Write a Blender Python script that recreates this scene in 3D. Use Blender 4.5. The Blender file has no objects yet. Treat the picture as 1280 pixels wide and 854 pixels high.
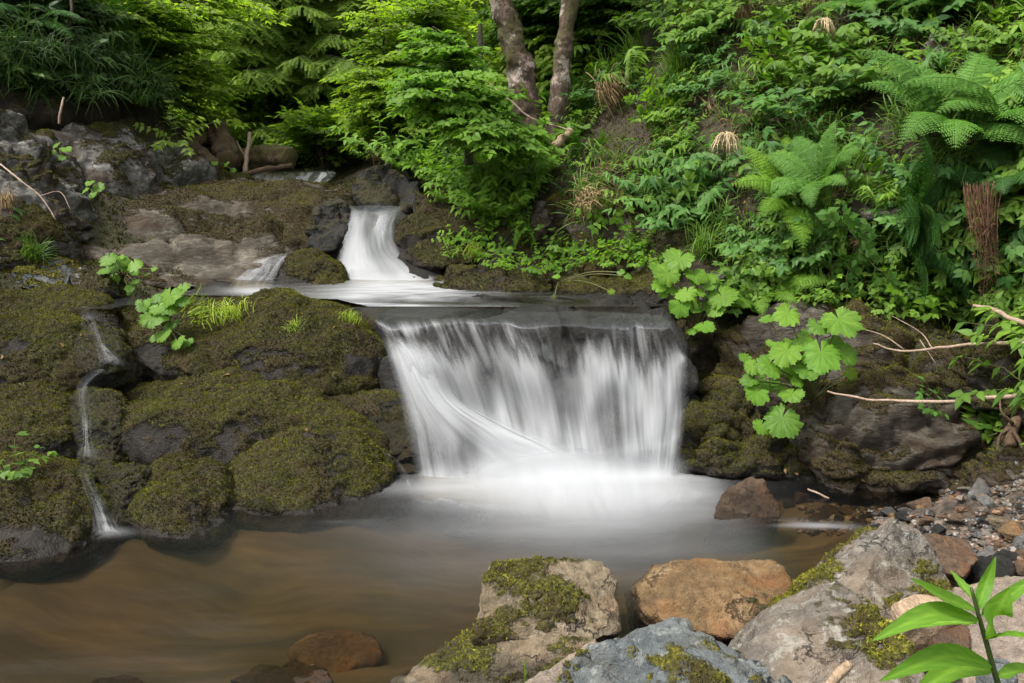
import bpy, bmesh, math, random
import numpy as np
from mathutils import Vector, Matrix
from mathutils.bvhtree import BVHTree

SC = bpy.context.scene
COL = SC.collection
R = math.radians

# ------------------------------------------------------------------ camera geometry
FPX, HORIZON, CAMZ = 1108.0, 260.0, 1.25
TH = math.atan((427 - HORIZON) / FPX)

def ray(px, py):
    a = (px - 640) / FPX
    b = (427 - py) / FPX
    return np.array([a, math.cos(TH) + b * math.sin(TH), -math.sin(TH) + b * math.cos(TH)])

def P(px, py, Y):
    d = ray(px, py)
    t = Y / d[1]
    return np.array([d[0] * t, Y, CAMZ + d[2] * t])

def G(px, py, z):
    d = ray(px, py)
    t = (z - CAMZ) / d[2]
    return np.array([d[0] * t, d[1] * t, z])

def project(p):
    p = np.asarray(p, float)
    y, z = p[..., 1], p[..., 2] - CAMZ
    f = y * math.cos(TH) - z * math.sin(TH)
    u = y * math.sin(TH) + z * math.cos(TH)
    return 640 + FPX * p[..., 0] / f, 427 - FPX * u / f

# ------------------------------------------------------------------ noise
_t = np.random.default_rng(11)
_PERM = np.concatenate([_t.permutation(256)] * 3)
_GR = _t.normal(size=(256, 3))
_GR /= np.linalg.norm(_GR, axis=1, keepdims=True)

def perlin(p, seed=0):
    p = np.asarray(p, float) + seed * 17.31
    i = np.floor(p).astype(int)
    f = p - i
    w = f * f * f * (f * (f * 6 - 15) + 10)
    i &= 255
    out = 0
    for dx in (0, 1):
        for dy in (0, 1):
            for dz in (0, 1):
                h = _PERM[_PERM[_PERM[(i[:, 0] + dx) & 255] + ((i[:, 1] + dy) & 255)] + ((i[:, 2] + dz) & 255)]
                g = _GR[h]
                dot = g[:, 0] * (f[:, 0] - dx) + g[:, 1] * (f[:, 1] - dy) + g[:, 2] * (f[:, 2] - dz)
                ww = (w[:, 0] if dx else 1 - w[:, 0]) * (w[:, 1] if dy else 1 - w[:, 1]) * (w[:, 2] if dz else 1 - w[:, 2])
                out = out + dot * ww
    return out * 1.5

def fbm(p, octv=4, freq=1.0, gain=.5, seed=0):
    p = np.asarray(p, float) * freq
    a, s = 1.0, 0
    for k in range(octv):
        s = s + a * perlin(p, seed + k * 3.7)
        p = p * 2.03
        a *= gain
    return s

def ridged(p, octv=3, freq=1.0, seed=0):
    p = np.asarray(p, float) * freq
    a, s = 1.0, 0
    for k in range(octv):
        s = s + a * (1 - np.abs(perlin(p, seed + k * 5.1)) * 2)
        p = p * 2.1
        a *= .5
    return s

def sstep(a, b, x):
    t = np.clip((x - a) / (b - a), 0, 1)
    return t * t * (3 - 2 * t)

# ------------------------------------------------------------------ mesh helpers
def mesh_np(name, v, tris=None, quads=None, attrs=None, smooth=True):
    me = bpy.data.meshes.new(name)
    v = np.asarray(v, np.float32)
    tris = np.zeros((0, 3), np.int32) if tris is None else np.asarray(tris, np.int32).reshape(-1, 3)
    quads = np.zeros((0, 4), np.int32) if quads is None else np.asarray(quads, np.int32).reshape(-1, 4)
    me.vertices.add(len(v))
    me.vertices.foreach_set('co', v.ravel())
    nl = tris.size + quads.size
    me.loops.add(nl)
    me.loops.foreach_set('vertex_index', np.concatenate([tris.ravel(), quads.ravel()]).astype(np.int32))
    npoly = len(tris) + len(quads)
    me.polygons.add(npoly)
    starts = np.concatenate([np.arange(len(tris)) * 3, tris.size + np.arange(len(quads)) * 4]).astype(np.int32)
    me.polygons.foreach_set('loop_start', starts)
    me.polygons.foreach_set('use_smooth', np.full(npoly, smooth))
    for k, a in (attrs or {}).items():
        at = me.attributes.new(k, 'FLOAT', 'POINT')
        at.data.foreach_set('value', np.asarray(a, np.float32))
    me.update(calc_edges=True)
    me.validate()
    return me

class MB:
    """collects arrays of faces into one mesh"""
    def __init__(s):
        s.v, s.t, s.q, s.r, s.n = [], [], [], [], 0
    def add(s, v, t=None, q=None, r=0.5):
        v = np.asarray(v, float).reshape(-1, 3)
        s.v.append(v)
        if t is not None and len(t): s.t.append(np.asarray(t).reshape(-1, 3) + s.n)
        if q is not None and len(q): s.q.append(np.asarray(q).reshape(-1, 4) + s.n)
        s.r.append(np.broadcast_to(np.asarray(r, float), (len(v),)))
        s.n += len(v)
    def arrays(s):
        z3, z4 = np.zeros((0, 3), int), np.zeros((0, 4), int)
        return (np.concatenate(s.v), np.concatenate(s.t) if s.t else z3, np.concatenate(s.q) if s.q else z4, np.concatenate(s.r))
    def mesh(s, name, smooth=True):
        v, t, q, r = s.arrays()
        return mesh_np(name, v, t, q, {'rnd': r}, smooth)

def link(name, me, mat=None, parent=None, loc=(0, 0, 0)):
    o = bpy.data.objects.new(name, me)
    COL.objects.link(o)
    if mat is not None and me is not None and not me.materials:
        me.materials.append(mat)
    o.location = loc
    if parent is not None: o.parent = parent
    return o

def tag(o, label=None, cat=None, group=None, kind=None):
    if label: o['label'] = label
    if cat: o['category'] = cat
    if group: o['group'] = group
    if kind: o['kind'] = kind
    return o

def empty(name, loc=(0, 0, 0), rz=0.0):
    o = bpy.data.objects.new(name, None)
    o.empty_display_size = .05
    COL.objects.link(o)
    o.location = loc
    o.rotation_euler = (0, 0, rz)
    return o

def copy_tree(o, parent=None):
    c = o.copy()
    COL.objects.link(c)
    c.parent = parent
    for ch in list(o.children):
        copy_tree(ch, c)
    return c

def crs(a, b):
    return np.stack([a[..., 1] * b[..., 2] - a[..., 2] * b[..., 1], a[..., 2] * b[..., 0] - a[..., 0] * b[..., 2], a[..., 0] * b[..., 1] - a[..., 1] * b[..., 0]], -1)

def frames(d, up):
    """rotation matrices whose y is d and whose z is close to up (n,3)"""
    d = d / np.linalg.norm(d, axis=-1, keepdims=True)
    x = crs(d, up)
    x /= np.linalg.norm(x, axis=-1, keepdims=True) + 1e-9
    z = crs(x, d)
    return np.stack([x, d, z], axis=-1)

def inst(mb, tv, tt, tq, pos, rot, scale, rnd, rvar=None):
    """stamps a template (tv verts, tt tris, tq quads) n times"""
    n, k = len(pos), len(tv)
    if n == 0: return
    scale = np.broadcast_to(np.asarray(scale, float), (n,)) if np.ndim(scale) < 2 else scale
    loc = tv[None] * (scale[:, None, None] if scale.ndim == 1 else scale[:, None, :])
    v = np.einsum('nij,nkj->nki', rot, loc) + pos[:, None]
    off = (np.arange(n) * k)[:, None, None]
    t = (np.asarray(tt).reshape(-1, 3)[None] + off).reshape(-1, 3) if tt is not None and len(tt) else None
    q = (np.asarray(tq).reshape(-1, 4)[None] + off).reshape(-1, 4) if tq is not None and len(tq) else None
    r = np.repeat(np.broadcast_to(np.asarray(rnd, float), (n,)), k)
    if rvar is not None: r = r + np.tile(rvar, n)
    mb.add(v.reshape(-1, 3), t, q, r)

def tube(path, rad, sides=6, jag=0, seed=0):
    path = np.asarray(path, float)
    n = len(path)
    rad = np.broadcast_to(np.asarray(rad, float), (n,))
    d = np.empty_like(path)
    d[1:-1] = path[2:] - path[:-2]
    d[0], d[-1] = path[1] - path[0], path[-1] - path[-2]
    ref = np.array([0.3, 0.2, 1.0]) if abs(d[:, 2]).mean() < .8 * np.linalg.norm(d, axis=1).mean() else np.array([1.0, .1, 0.05])
    fr = frames(d, np.broadcast_to(ref, d.shape))
    a = np.linspace(0, 2 * math.pi, sides, endpoint=False)
    ring = np.stack([np.cos(a), np.zeros(sides), np.sin(a)], -1)
    v = path[:, None] + np.einsum('nij,kj->nki', fr, ring) * rad[:, None, None]
    if jag:
        nz = fbm(v.reshape(-1, 3), 3, jag, seed=seed).reshape(n, sides)
        v = path[:, None] + (v - path[:, None]) * (1 + .22 * nz[..., None])
    v = v.reshape(-1, 3)
    i = np.arange(n - 1)[:, None] * sides
    j = np.arange(sides)[None]
    j2 = (j + 1) % sides
    q = np.stack([i + j, i + j2, i + sides + j2, i + sides + j], -1).reshape(-1, 4)
    v = np.concatenate([v, path[:1], path[-1:]])
    c0, c1 = n * sides, n * sides + 1
    jj = np.arange(sides)
    t = np.concatenate([np.stack([np.full(sides, c0), (jj + 1) % sides, jj], -1),
                        np.stack([np.full(sides, c1), (n - 1) * sides + jj, (n - 1) * sides + (jj + 1) % sides], -1)])
    return v, t, q

def spline(pts, n):
    """Catmull-Rom through pts, n samples"""
    p = np.asarray(pts, float)
    m = len(p)
    if m == 2:
        return p[0] + (p[1] - p[0]) * np.linspace(0, 1, n)[:, None]
    ext = np.concatenate([[2 * p[0] - p[1]], p, [2 * p[-1] - p[-2]]])
    t = np.linspace(0, m - 1, n)
    i = np.minimum(t.astype(int), m - 2)
    f = (t - i).reshape((-1,) + (1,) * (p.ndim - 1))
    a, b, c, d = ext[i], ext[i + 1], ext[i + 2], ext[i + 3]
    return .5 * (2 * b + (c - a) * f + (2 * a - 5 * b + 4 * c - d) * f ** 2 + (3 * b - a - 3 * c + d) * f ** 3)

def grid_quads(nv, nu):
    i = np.arange(nv - 1)[:, None] * nu
    j = np.arange(nu - 1)[None]
    return np.stack([i + j, i + j + 1, i + nu + j + 1, i + nu + j], -1).reshape(-1, 4)

# ------------------------------------------------------------------ materials
def nmat(name):
    m = bpy.data.materials.new(name)
    m.use_nodes = True
    nt = m.node_tree
    for n in list(nt.nodes):
        nt.nodes.remove(n)
    out = nt.nodes.new('ShaderNodeOutputMaterial')
    return m, nt, out

def N(nt, typ, **kw):
    n = nt.nodes.new(typ)
    for k, v in kw.items():
        if k in n.inputs: n.inputs[k].default_value = v
        else: setattr(n, k, v)
    return n

def L(nt, a, b): nt.links.new(a, b)

def noise_node(nt, vec, scale, detail=4, rough=.55, dist=0):
    n = N(nt, 'ShaderNodeTexNoise')
    n.inputs['Scale'].default_value = scale
    n.inputs['Detail'].default_value = detail
    n.inputs['Roughness'].default_value = rough
    n.inputs['Distortion'].default_value = dist
    if vec is not None: L(nt, vec, n.inputs['Vector'])
    return n

def ramp(nt, fac, stops, interp='LINEAR'):
    r = N(nt, 'ShaderNodeValToRGB')
    cr = r.color_ramp
    cr.interpolation = interp
    while len(cr.elements) < len(stops): cr.elements.new(.5)
    for e, (p, c) in zip(cr.elements, stops):
        e.position = p
        e.color = (*c, 1) if len(c) == 3 else c
    L(nt, fac, r.inputs['Fac'])
    return r

def g(v): return (v, v, v)

def mix(nt, fac, a, b, blend='MIX'):
    m = N(nt, 'ShaderNodeMix', data_type='RGBA', blend_type=blend)
    for sock, val in ((m.inputs[0], fac), (m.inputs[6], a), (m.inputs[7], b)):
        if hasattr(val, 'is_output') or isinstance(val, bpy.types.NodeSocket): L(nt, val, sock)
        elif isinstance(val, tuple): sock.default_value = (*val, 1) if len(val) == 3 else val
        else: sock.default_value = val
    return m.outputs[2]

def mth(nt, op, a, b=None, clamp=False):
    m = N(nt, 'ShaderNodeMath', operation=op, use_clamp=clamp)
    for i, v in enumerate((a, b)):
        if v is None: continue
        if isinstance(v, bpy.types.NodeSocket): L(nt, v, m.inputs[i])
        else: m.inputs[i].default_value = v
    return m.outputs[0]

def maprange(nt, v, a, b, c=0, d=1, smooth=True):
    m = N(nt, 'ShaderNodeMapRange')
    if smooth: m.interpolation_type = 'SMOOTHSTEP'
    L(nt, v, m.inputs[0])
    for i, x in enumerate((a, b, c, d)): m.inputs[i + 1].default_value = x
    return m.outputs[0]

def rock_mat(name, c1, c2, c3, stain=None, stain_amt=.5, moss_a=(.035, .035, .010), moss_b=(.14, .135, .022), scale=5.0,
             lichen=0.0, crack=.5, wet_dark=.35, bump=1.0, streak=1.0):
    """stone with grain, speckle, stains, lichen, cracks; attributes moss (0..1) and wet (0..1) live on the mesh"""
    m, nt, out = nmat(name)
    tc = N(nt, 'ShaderNodeTexCoord')
    mp = N(nt, 'ShaderNodeMapping')
    mp.inputs['Scale'].default_value = (1, 1, streak)
    mp.inputs['Rotation'].default_value = (.5, .35, .2) if streak != 1 else (0, 0, 0)
    L(nt, tc.outputs['Object'], mp.inputs['Vector'])
    v = mp.outputs[0]
    n1 = noise_node(nt, v, scale, 6, .6, .4)
    n2 = noise_node(nt, v, scale * 7, 5, .65)
    n3 = noise_node(nt, v, scale * 28, 3, .7)
    col = ramp(nt, n1.outputs[0], [(.3, c1), (.52, c2), (.72, c3)]).outputs[0]
    col = mix(nt, maprange(nt, n2.outputs[0], .35, .68, 0, .8), col, tuple(x * .42 for x in c2))
    col = mix(nt, maprange(nt, n3.outputs[0], .56, .74, 0, .42), col, tuple(min(1, x * 1.5 + .02) for x in c3))
    col = mix(nt, maprange(nt, n3.outputs[0], .42, .30, 0, .65), col, tuple(x * .35 for x in c1))
    if stain:
        n4 = noise_node(nt, v, scale * .6, 5, .6, .8)
        col = mix(nt, maprange(nt, n4.outputs[0], .42, .66, 0, stain_amt), col, stain)
    if lichen:
        n5 = noise_node(nt, v, scale * 2.6, 6, .72, .3)
        col = mix(nt, maprange(nt, n5.outputs[0], .54, .62, 0, lichen), col, (.40, .40, .35))
    vo = N(nt, 'ShaderNodeTexVoronoi', feature='DISTANCE_TO_EDGE')
    vo.inputs['Scale'].default_value = scale * .9
    wv = mix(nt, .22, v, noise_node(nt, v, scale * 1.7, 5, .65).outputs['Color'])
    L(nt, wv, vo.inputs['Vector'])
    ck = maprange(nt, vo.outputs['Distance'], .0, .035, 1, 0)
    ckm = mth(nt, 'MULTIPLY', ck, maprange(nt, n1.outputs[0], .42, .6))
    col = mix(nt, mth(nt, 'MULTIPLY', ckm, crack), col, tuple(x * .15 for x in c1))
    # moss
    am = N(nt, 'ShaderNodeAttribute', attribute_name='moss')
    aw = N(nt, 'ShaderNodeAttribute', attribute_name='wet')
    mn = noise_node(nt, v, scale * 5, 5, .7)
    mm = mth(nt, 'ADD', am.outputs['Fac'], mth(nt, 'MULTIPLY', mth(nt, 'SUBTRACT', mn.outputs[0], .5), .95))
    mmask = maprange(nt, mm, .42, .58)
    mc = noise_node(nt, v, 60, 4, .7)
    mc2 = noise_node(nt, v, 6.5, 4, .6)
    mcol = ramp(nt, mc.outputs[0], [(.3, tuple(x * .45 for x in moss_a)), (.5, moss_a), (.72, moss_b)]).outputs[0]
    mcol = mix(nt, maprange(nt, mc2.outputs[0], .42, .62, 0, .75), mcol, (.045, .030, .014))
    col = mix(nt, mmask, col, mcol)
    col = mix(nt, mth(nt, 'MULTIPLY', aw.outputs['Fac'], 1 - wet_dark), col, (.009, .0075, .005))
    bs = N(nt, 'ShaderNodeBsdfPrincipled')
    L(nt, col, bs.inputs['Base Color'])
    rg = mth(nt, 'SUBTRACT', .88, mth(nt, 'MULTIPLY', aw.outputs['Fac'], .62))
    L(nt, mth(nt, 'ADD', rg, mth(nt, 'MULTIPLY', n2.outputs[0], .12)), bs.inputs['Roughness'])
    bs.inputs['Specular IOR Level'].default_value = .26
    h = mth(nt, 'ADD', mth(nt, 'MULTIPLY', n1.outputs[0], .8), mth(nt, 'MULTIPLY', n2.outputs[0], .35))
    h = mth(nt, 'ADD', h, mth(nt, 'MULTIPLY', n3.outputs[0], .16))
    h = mth(nt, 'SUBTRACT', h, mth(nt, 'MULTIPLY', ckm, .35 * crack))
    mb_ = noise_node(nt, tc.outputs['Object'], 75, 5, .75)
    h2 = mth(nt, 'MULTIPLY', mmask, mth(nt, 'ADD', mth(nt, 'MULTIPLY', mb_.outputs[0], .38), .12))
    h = mth(nt, 'ADD', h, h2)
    b = N(nt, 'ShaderNodeBump')
    b.inputs['Strength'].default_value = min(1, .85 * bump)
    b.inputs['Distance'].default_value = .05 * bump
    L(nt, h, b.inputs['Height'])
    L(nt, b.outputs[0], bs.inputs['Normal'])
    L(nt, bs.outputs[0], out.inputs[0])
    return m

def leaf_mat(name, dark, light, trans=.38, rough=.50, spec=.20, tcol=None):
    m, nt, out = nmat(name)
    a = N(nt, 'ShaderNodeAttribute', attribute_name='rnd')
    oi = N(nt, 'ShaderNodeObjectInfo')
    tc = N(nt, 'ShaderNodeTexCoord')
    nz = noise_node(nt, tc.outputs['Object'], 3.0, 3)
    f = mth(nt, 'ADD', a.outputs['Fac'], mth(nt, 'MULTIPLY', mth(nt, 'SUBTRACT', oi.outputs['Random'], .5), .28))
    f = mth(nt, 'ADD', f, mth(nt, 'MULTIPLY', mth(nt, 'SUBTRACT', nz.outputs[0], .5), .5))
    mid = tuple((x + y) / 2 for x, y in zip(dark, light))
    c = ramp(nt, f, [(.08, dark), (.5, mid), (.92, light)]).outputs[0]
    bs = N(nt, 'ShaderNodeBsdfPrincipled')
    L(nt, c, bs.inputs['Base Color'])
    bs.inputs['Roughness'].default_value = rough
    bs.inputs['Specular IOR Level'].default_value = spec
    tr = N(nt, 'ShaderNodeBsdfTranslucent')
    L(nt, mix(nt, 1.0, c, tcol or (1.35, 1.5, .55), 'MULTIPLY'), tr.inputs['Color'])
    ms = N(nt, 'ShaderNodeMixShader')
    ms.inputs[0].default_value = trans
    L(nt, bs.outputs[0], ms.inputs[1])
    L(nt, tr.outputs[0], ms.inputs[2])
    L(nt, ms.outputs[0], out.inputs[0])
    return m

def dull_mat(name, a, b, scale=20, bump=.01, rough=.85, stretch=(1, 1, 1), moss=None, dots=None):
    m, nt, out = nmat(name)
    tc = N(nt, 'ShaderNodeTexCoord')
    mp = N(nt, 'ShaderNodeMapping')
    mp.inputs['Scale'].default_value = stretch
    L(nt, tc.outputs['Object'], mp.inputs['Vector'])
    n1 = noise_node(nt, mp.outputs[0], scale, 6, .68, .5)
    n2 = noise_node(nt, mp.outputs[0], scale * 6, 4, .7)
    col = ramp(nt, n1.outputs[0], [(.32, a), (.68, b)]).outputs[0]
    col = mix(nt, maprange(nt, n2.outputs[0], .4, .65, 0, .55), col, tuple(x * .4 for x in a))
    if dots:
        n4 = noise_node(nt, tc.outputs['Object'], scale * .35, 6, .7)
        col = mix(nt, maprange(nt, n4.outputs[0], .52, .6, 0, .85), col, dots)
    if moss:
        n3 = noise_node(nt, tc.outputs['Object'], scale * .22, 6, .7)
        col = mix(nt, maprange(nt, n3.outputs[0], .46, .58, 0, .9), col, moss)
    bs = N(nt, 'ShaderNodeBsdfPrincipled')
    L(nt, col, bs.inputs['Base Color'])
    bs.inputs['Roughness'].default_value = rough
    b_ = N(nt, 'ShaderNodeBump')
    b_.inputs['Strength'].default_value = .8
    b_.inputs['Distance'].default_value = bump
    L(nt, mth(nt, 'ADD', n1.outputs[0], mth(nt, 'MULTIPLY', n2.outputs[0], .4)), b_.inputs['Height'])
    L(nt, b_.outputs[0], bs.inputs['Normal'])
    L(nt, bs.outputs[0], out.inputs[0])
    return m

# ------------------------------------------------------------------ rocks
_ico = {}
def ico(sub):
    if sub not in _ico:
        bm = bmesh.new()
        bmesh.ops.create_icosphere(bm, subdivisions=sub, radius=1)
        v = np.array([x.co[:] for x in bm.verts])
        v /= np.linalg.norm(v, axis=1, keepdims=True)
        t = np.array([[x.index for x in f.verts] for f in bm.faces])
        bm.free()
        _ico[sub] = (v, t)
    return _ico[sub]

def hull_planes(pts):
    bm = bmesh.new()
    for p in pts: bm.verts.new(p)
    r = bmesh.ops.convex_hull(bm, input=bm.verts[:])
    bm.normal_update()
    c = np.mean(pts, axis=0)
    pl = []
    for f in bm.faces:
        if f.calc_area() < 1e-7: continue
        n = np.array(f.normal[:])
        d = float(np.dot(n, np.array(f.verts[0].co[:]) - c))
        if d < 0: n, d = -n, -d
        if d < 1e-4: continue
        for k, (n2, d2) in enumerate(pl):
            if np.dot(n, n2) > .985: break
        else:
            pl.append((n, d))
    bm.free()
    return np.array([a for a, b in pl]), np.array([b for a, b in pl])

def vnormals(v, t):
    fn = np.cross(v[t[:, 1]] - v[t[:, 0]], v[t[:, 2]] - v[t[:, 0]])
    n = np.zeros_like(v)
    for k in range(3): np.add.at(n, t[:, k], fn)
    return n / (np.linalg.norm(n, axis=1, keepdims=True) + 1e-12), fn

ROCKS = []          # (world verts, tris) for the placement tree
WATER_Z = 0.0
def build_rock(name, pts, mat, label, cat='boulder', group=None, sub=6, p=14, amp=.05, freq=3.0, crag=.0, fine=.25, moss=0.0, moss_z=.35,
               tuft=None, tuft_mat=None, wet_h=None, seed=0, wet=0.0, grow=1.04, wet_base=0.0, bed=0, tuft_h=.010, moss_n=.5, moss_f=2.2, wet_bare=0.0):
    """one boulder: its faceted hull given by pts, edges rounded by p, then weathered with noise. moss/wet go into attributes"""
    pts = np.asarray(pts, float)
    c = pts.mean(axis=0)
    nrm, dist = hull_planes(pts)
    d, t = ico(sub)
    den = d @ nrm.T
    r = np.where(den > 1e-3, dist[None] / np.maximum(den, 1e-3), 1e4)
    rmin = r.min(axis=1, keepdims=True)
    rs = rmin[:, 0] * (((r / rmin) ** -p).sum(axis=1)) ** (-1.0 / p)
    v = c + d * (rs * grow)[:, None]
    size = float(np.cbrt(np.prod(np.ptp(pts, axis=0))))
    n, _ = vnormals(v, t)
    A = amp * size
    h = A * fbm(v, 3, freq / size * .5, seed=seed)
    if crag: h = h - crag * size * .16 * np.clip(ridged(v * np.array([1, 1, 1.6]), 3, 1.6 / size, seed=seed + 5) - .75, 0, 2)
    if bed:
        h = h + bed * (np.abs(((v[:, 2] + .25 * v[:, 0] + .06 * fbm(v, 2, 3, seed=seed)) * 9) % 1 - .5) - .25)
    h = h + A * fine * fbm(v, 3, freq / size * 4, seed=seed + 9)
    v = v + n * h[:, None]
    n, fn = vnormals(v, t)
    mo = np.zeros(len(v))
    if moss:
        mo = np.clip(moss + (n[:, 2] - moss_z) * .8 + moss_n * fbm(v, 4, moss_f, seed=seed + 2), 0, 1)
        # fluffy growth gives the surface relief
        v = v + n * (sstep(.4, .7, mo) * (.010 + .007 * fbm(v, 3, 24, seed=seed)))[:, None]
        n, fn = vnormals(v, t)
    we = np.full(len(v), float(wet))
    if wet_h is not None:
        we = np.maximum(we, 1 - sstep(wet_h * .3, wet_h, v[:, 2] - wet_base + .05 * fbm(v, 3, 6, seed=seed)))
        mo = mo * (1 - .6 * (1 - sstep(wet_h * .2, wet_h * .7, v[:, 2] - wet_base)))
    if wet_bare: we = np.maximum(we, wet_bare * (1 - sstep(.35, .6, mo)))
    base = np.array([c[0], c[1], v[:, 2].min()])
    me = mesh_np(name, v - base, t, None, {'moss': mo, 'wet': we})
    o = link(name, me, mat, None, base)
    tag(o, label, cat, group)
    ROCKS.append((v, t))
    if tuft:
        rng = np.random.default_rng(seed + 100)
        tm = mo[t].mean(axis=1)
        area = .5 * np.linalg.norm(fn, axis=1)
        # seen side only: a moss cushion on the far underside would never show
        w = area * sstep(.42, .62, tm)
        tot = w.sum()
        k = int(min(60000, tuft * tot))
        if k > 50:
            idx = rng.choice(len(t), k, p=w / tot)
            b = rng.random((k, 2))
            fl = b.sum(1) > 1
            b[fl] = 1 - b[fl]
            tri = v[t[idx]]
            pos = tri[:, 0] + (tri[:, 1] - tri[:, 0]) * b[:, :1] + (tri[:, 2] - tri[:, 0]) * b[:, 1:]
            nn = n[t[idx, 0]]
            mb = MB()
            hue = np.clip(.02 + .62 * sstep(.6, 1.0, mo[t[idx, 0]]) * sstep(-.1, .8, nn[:, 2]) + .40 * fbm(pos, 3, 4.5, seed=seed + 3) + .50 * fbm(pos, 3, 1.5, seed=seed + 6), 0, 1) * .70
            for q in range(2):
                dr = nn + rng.normal(0, .55, (k, 3)) + np.array([0, 0, .15])
                fr = frames(dr, rng.normal(size=(k, 3)))
                hgt = tuft_h * rng.uniform(.5, 1.3, k)
                tv = np.array([[-.30, -.1, 0], [.30, -.1, 0], [0.08, 1, .15]])
                inst(mb, tv, [[0, 1, 2]], None, pos - base, fr, hgt, hue + rng.uniform(0, .35, k), np.array([-.15, -.15, .1]))
            mo_ = link('moss', mb.mesh('moss'), tuft_mat, o)
            mo_['kind'] = 'stuff'
    return o

def rock(name, label, vis, mat, back=.45, drop=.25, lift=0, **kw):
    """vis: photo corners (px, py, Y) of the side that shows; the unseen side is set back by back and down by drop"""
    w = np.array([P(*q) for q in vis])
    bk = w + np.array([0, back, -drop])
    lo = w.copy()
    lo[:, 2] = np.minimum(w[:, 2].min(), w[:, 2]) - .12
    lo = lo[w[:, 2] > np.median(w[:, 2]) - .5]
    lo[:, 1] += back * .5
    return build_rock(name, np.concatenate([w, bk, lo]), mat, label, **kw)
EXPOSURE = 1.5
# ------------------------------------------------------------------ camera, light, air
cam = bpy.data.cameras.new('camera')
cam.sensor_width = 36
cam.lens = 36 * FPX / 1280
cam.clip_end = 2000
cam.clip_start = .05
co = bpy.data.objects.new('camera', cam)
COL.objects.link(co)
co.location = (0, 0, CAMZ)
co.rotation_euler = (R(90) - TH, 0, 0)
SC.camera = co

SUN_EL, SUN_DIR = 56, np.array([-.86, -.40])     # the sun stands to the left, a little behind the camera
SUN_DIR = SUN_DIR / np.linalg.norm(SUN_DIR)
sl = bpy.data.lights.new('sun', 'SUN')
sl.energy = 1.5
sl.angle = R(11)
sl.color = (1.0, .955, .88)
so = bpy.data.objects.new('sun', sl)
COL.objects.link(so)
tosun = Vector((SUN_DIR[0] * math.cos(R(SUN_EL)), SUN_DIR[1] * math.cos(R(SUN_EL)), math.sin(R(SUN_EL))))
so.rotation_euler = tosun.to_track_quat('Z', 'Y').to_euler()
so.location = (-4, -3, 12)

wd = bpy.data.worlds.new('World')
SC.world = wd
wd.use_nodes = True
wt = wd.node_tree
for n in list(wt.nodes): wt.nodes.remove(n)
sky = N(wt, 'ShaderNodeTexSky', sky_type='NISHITA')
sky.sun_disc = False
sky.sun_elevation = R(SUN_EL)
sky.sun_rotation = math.atan2(SUN_DIR[0], SUN_DIR[1])
sky.dust_density = 3
sky.ozone_density = .6
hs = N(wt, 'ShaderNodeHueSaturation')
hs.inputs['Saturation'].default_value = .22       # thin cloud: the sky is more white than blue
L(wt, sky.outputs[0], hs.inputs['Color'])
bg = N(wt, 'ShaderNodeBackground')
bg.inputs['Strength'].default_value = .15
L(wt, hs.outputs[0], bg.inputs['Color'])
wo = N(wt, 'ShaderNodeOutputWorld')
L(wt, bg.outputs[0], wo.inputs[0])

vs = SC.view_settings
vs.view_transform = 'Standard'
vs.look = 'None'
vs.gamma = 1
vs.use_curve_mapping = False
vs.exposure = EXPOSURE
cy = SC.cycles
cy.use_denoising = True
cy.max_bounces = 12
cy.diffuse_bounces = 6
cy.glossy_bounces = 3
cy.transmission_bounces = 8
cy.transparent_max_bounces = 16
cy.sample_clamp_indirect = 4

# ------------------------------------------------------------------ terrain
# control points of the bare ground: photo position and distance, or world position
T = []
def tp(*q, dz=-.08):
    for px, py, Y in q:
        T.append(P(px, py, Y) + np.array([0, 0, dz]))
def tg(z, *q):
    for px, py in q: T.append(G(px, py, z))
# bed of the pool
tg(-.09, (150, 715), (300, 690), (450, 668), (20, 735))
tg(-.24, (100, 800), (400, 790), (300, 750), (560, 700), (800, 690), (600, 800), (10, 760), (0, 850), (700, 650))
tg(-.14, (950, 690), (880, 640), (1000, 660))
tg(-.07, (1040, 655), (1075, 680), (1010, 630))
T += [np.array(q) for q in ((-3.2, 2.2, -.25), (-5, 2.3, -.3), (-7.5, 2.0, -.35), (-3, 1.0, -.2), (-1.2, 1.1, -.16), (-5, .6, -.1), (.1, 3.95, -.2))]
# left bank, tier over tier
tp((0, 600, 3.7), (120, 600, 3.75), (250, 610, 3.8), (400, 600, 4.0), (510, 600, 4.1), dz=-.16)
tp((0, 480, 4.3), (140, 500, 4.35), (300, 500, 4.6), (450, 500, 4.6), dz=-.16)
tp((0, 400, 4.9), (60, 390, 4.95), (140, 392, 5.0), (300, 395, 5.2), (420, 405, 5.1), dz=-.14)
tp((30, 330, 5.4), (160, 360, 5.5), (230, 372, 5.5), (300, 362, 5.9), (380, 362, 5.95), dz=-.12)
tp((60, 300, 5.9), (180, 290, 6.3), (320, 265, 7.4), (420, 245, 8.2), (250, 240, 8.0), dz=-.12)
tp((0, 200, 6.4), (110, 200, 7.0), (210, 205, 8.2), (290, 215, 9.0), dz=-.15)
tp((0, 60, 7.4), (100, 40, 8.0), (180, 100, 8.8), (60, 150, 7.4), (205, 190, 9.3))
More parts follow.
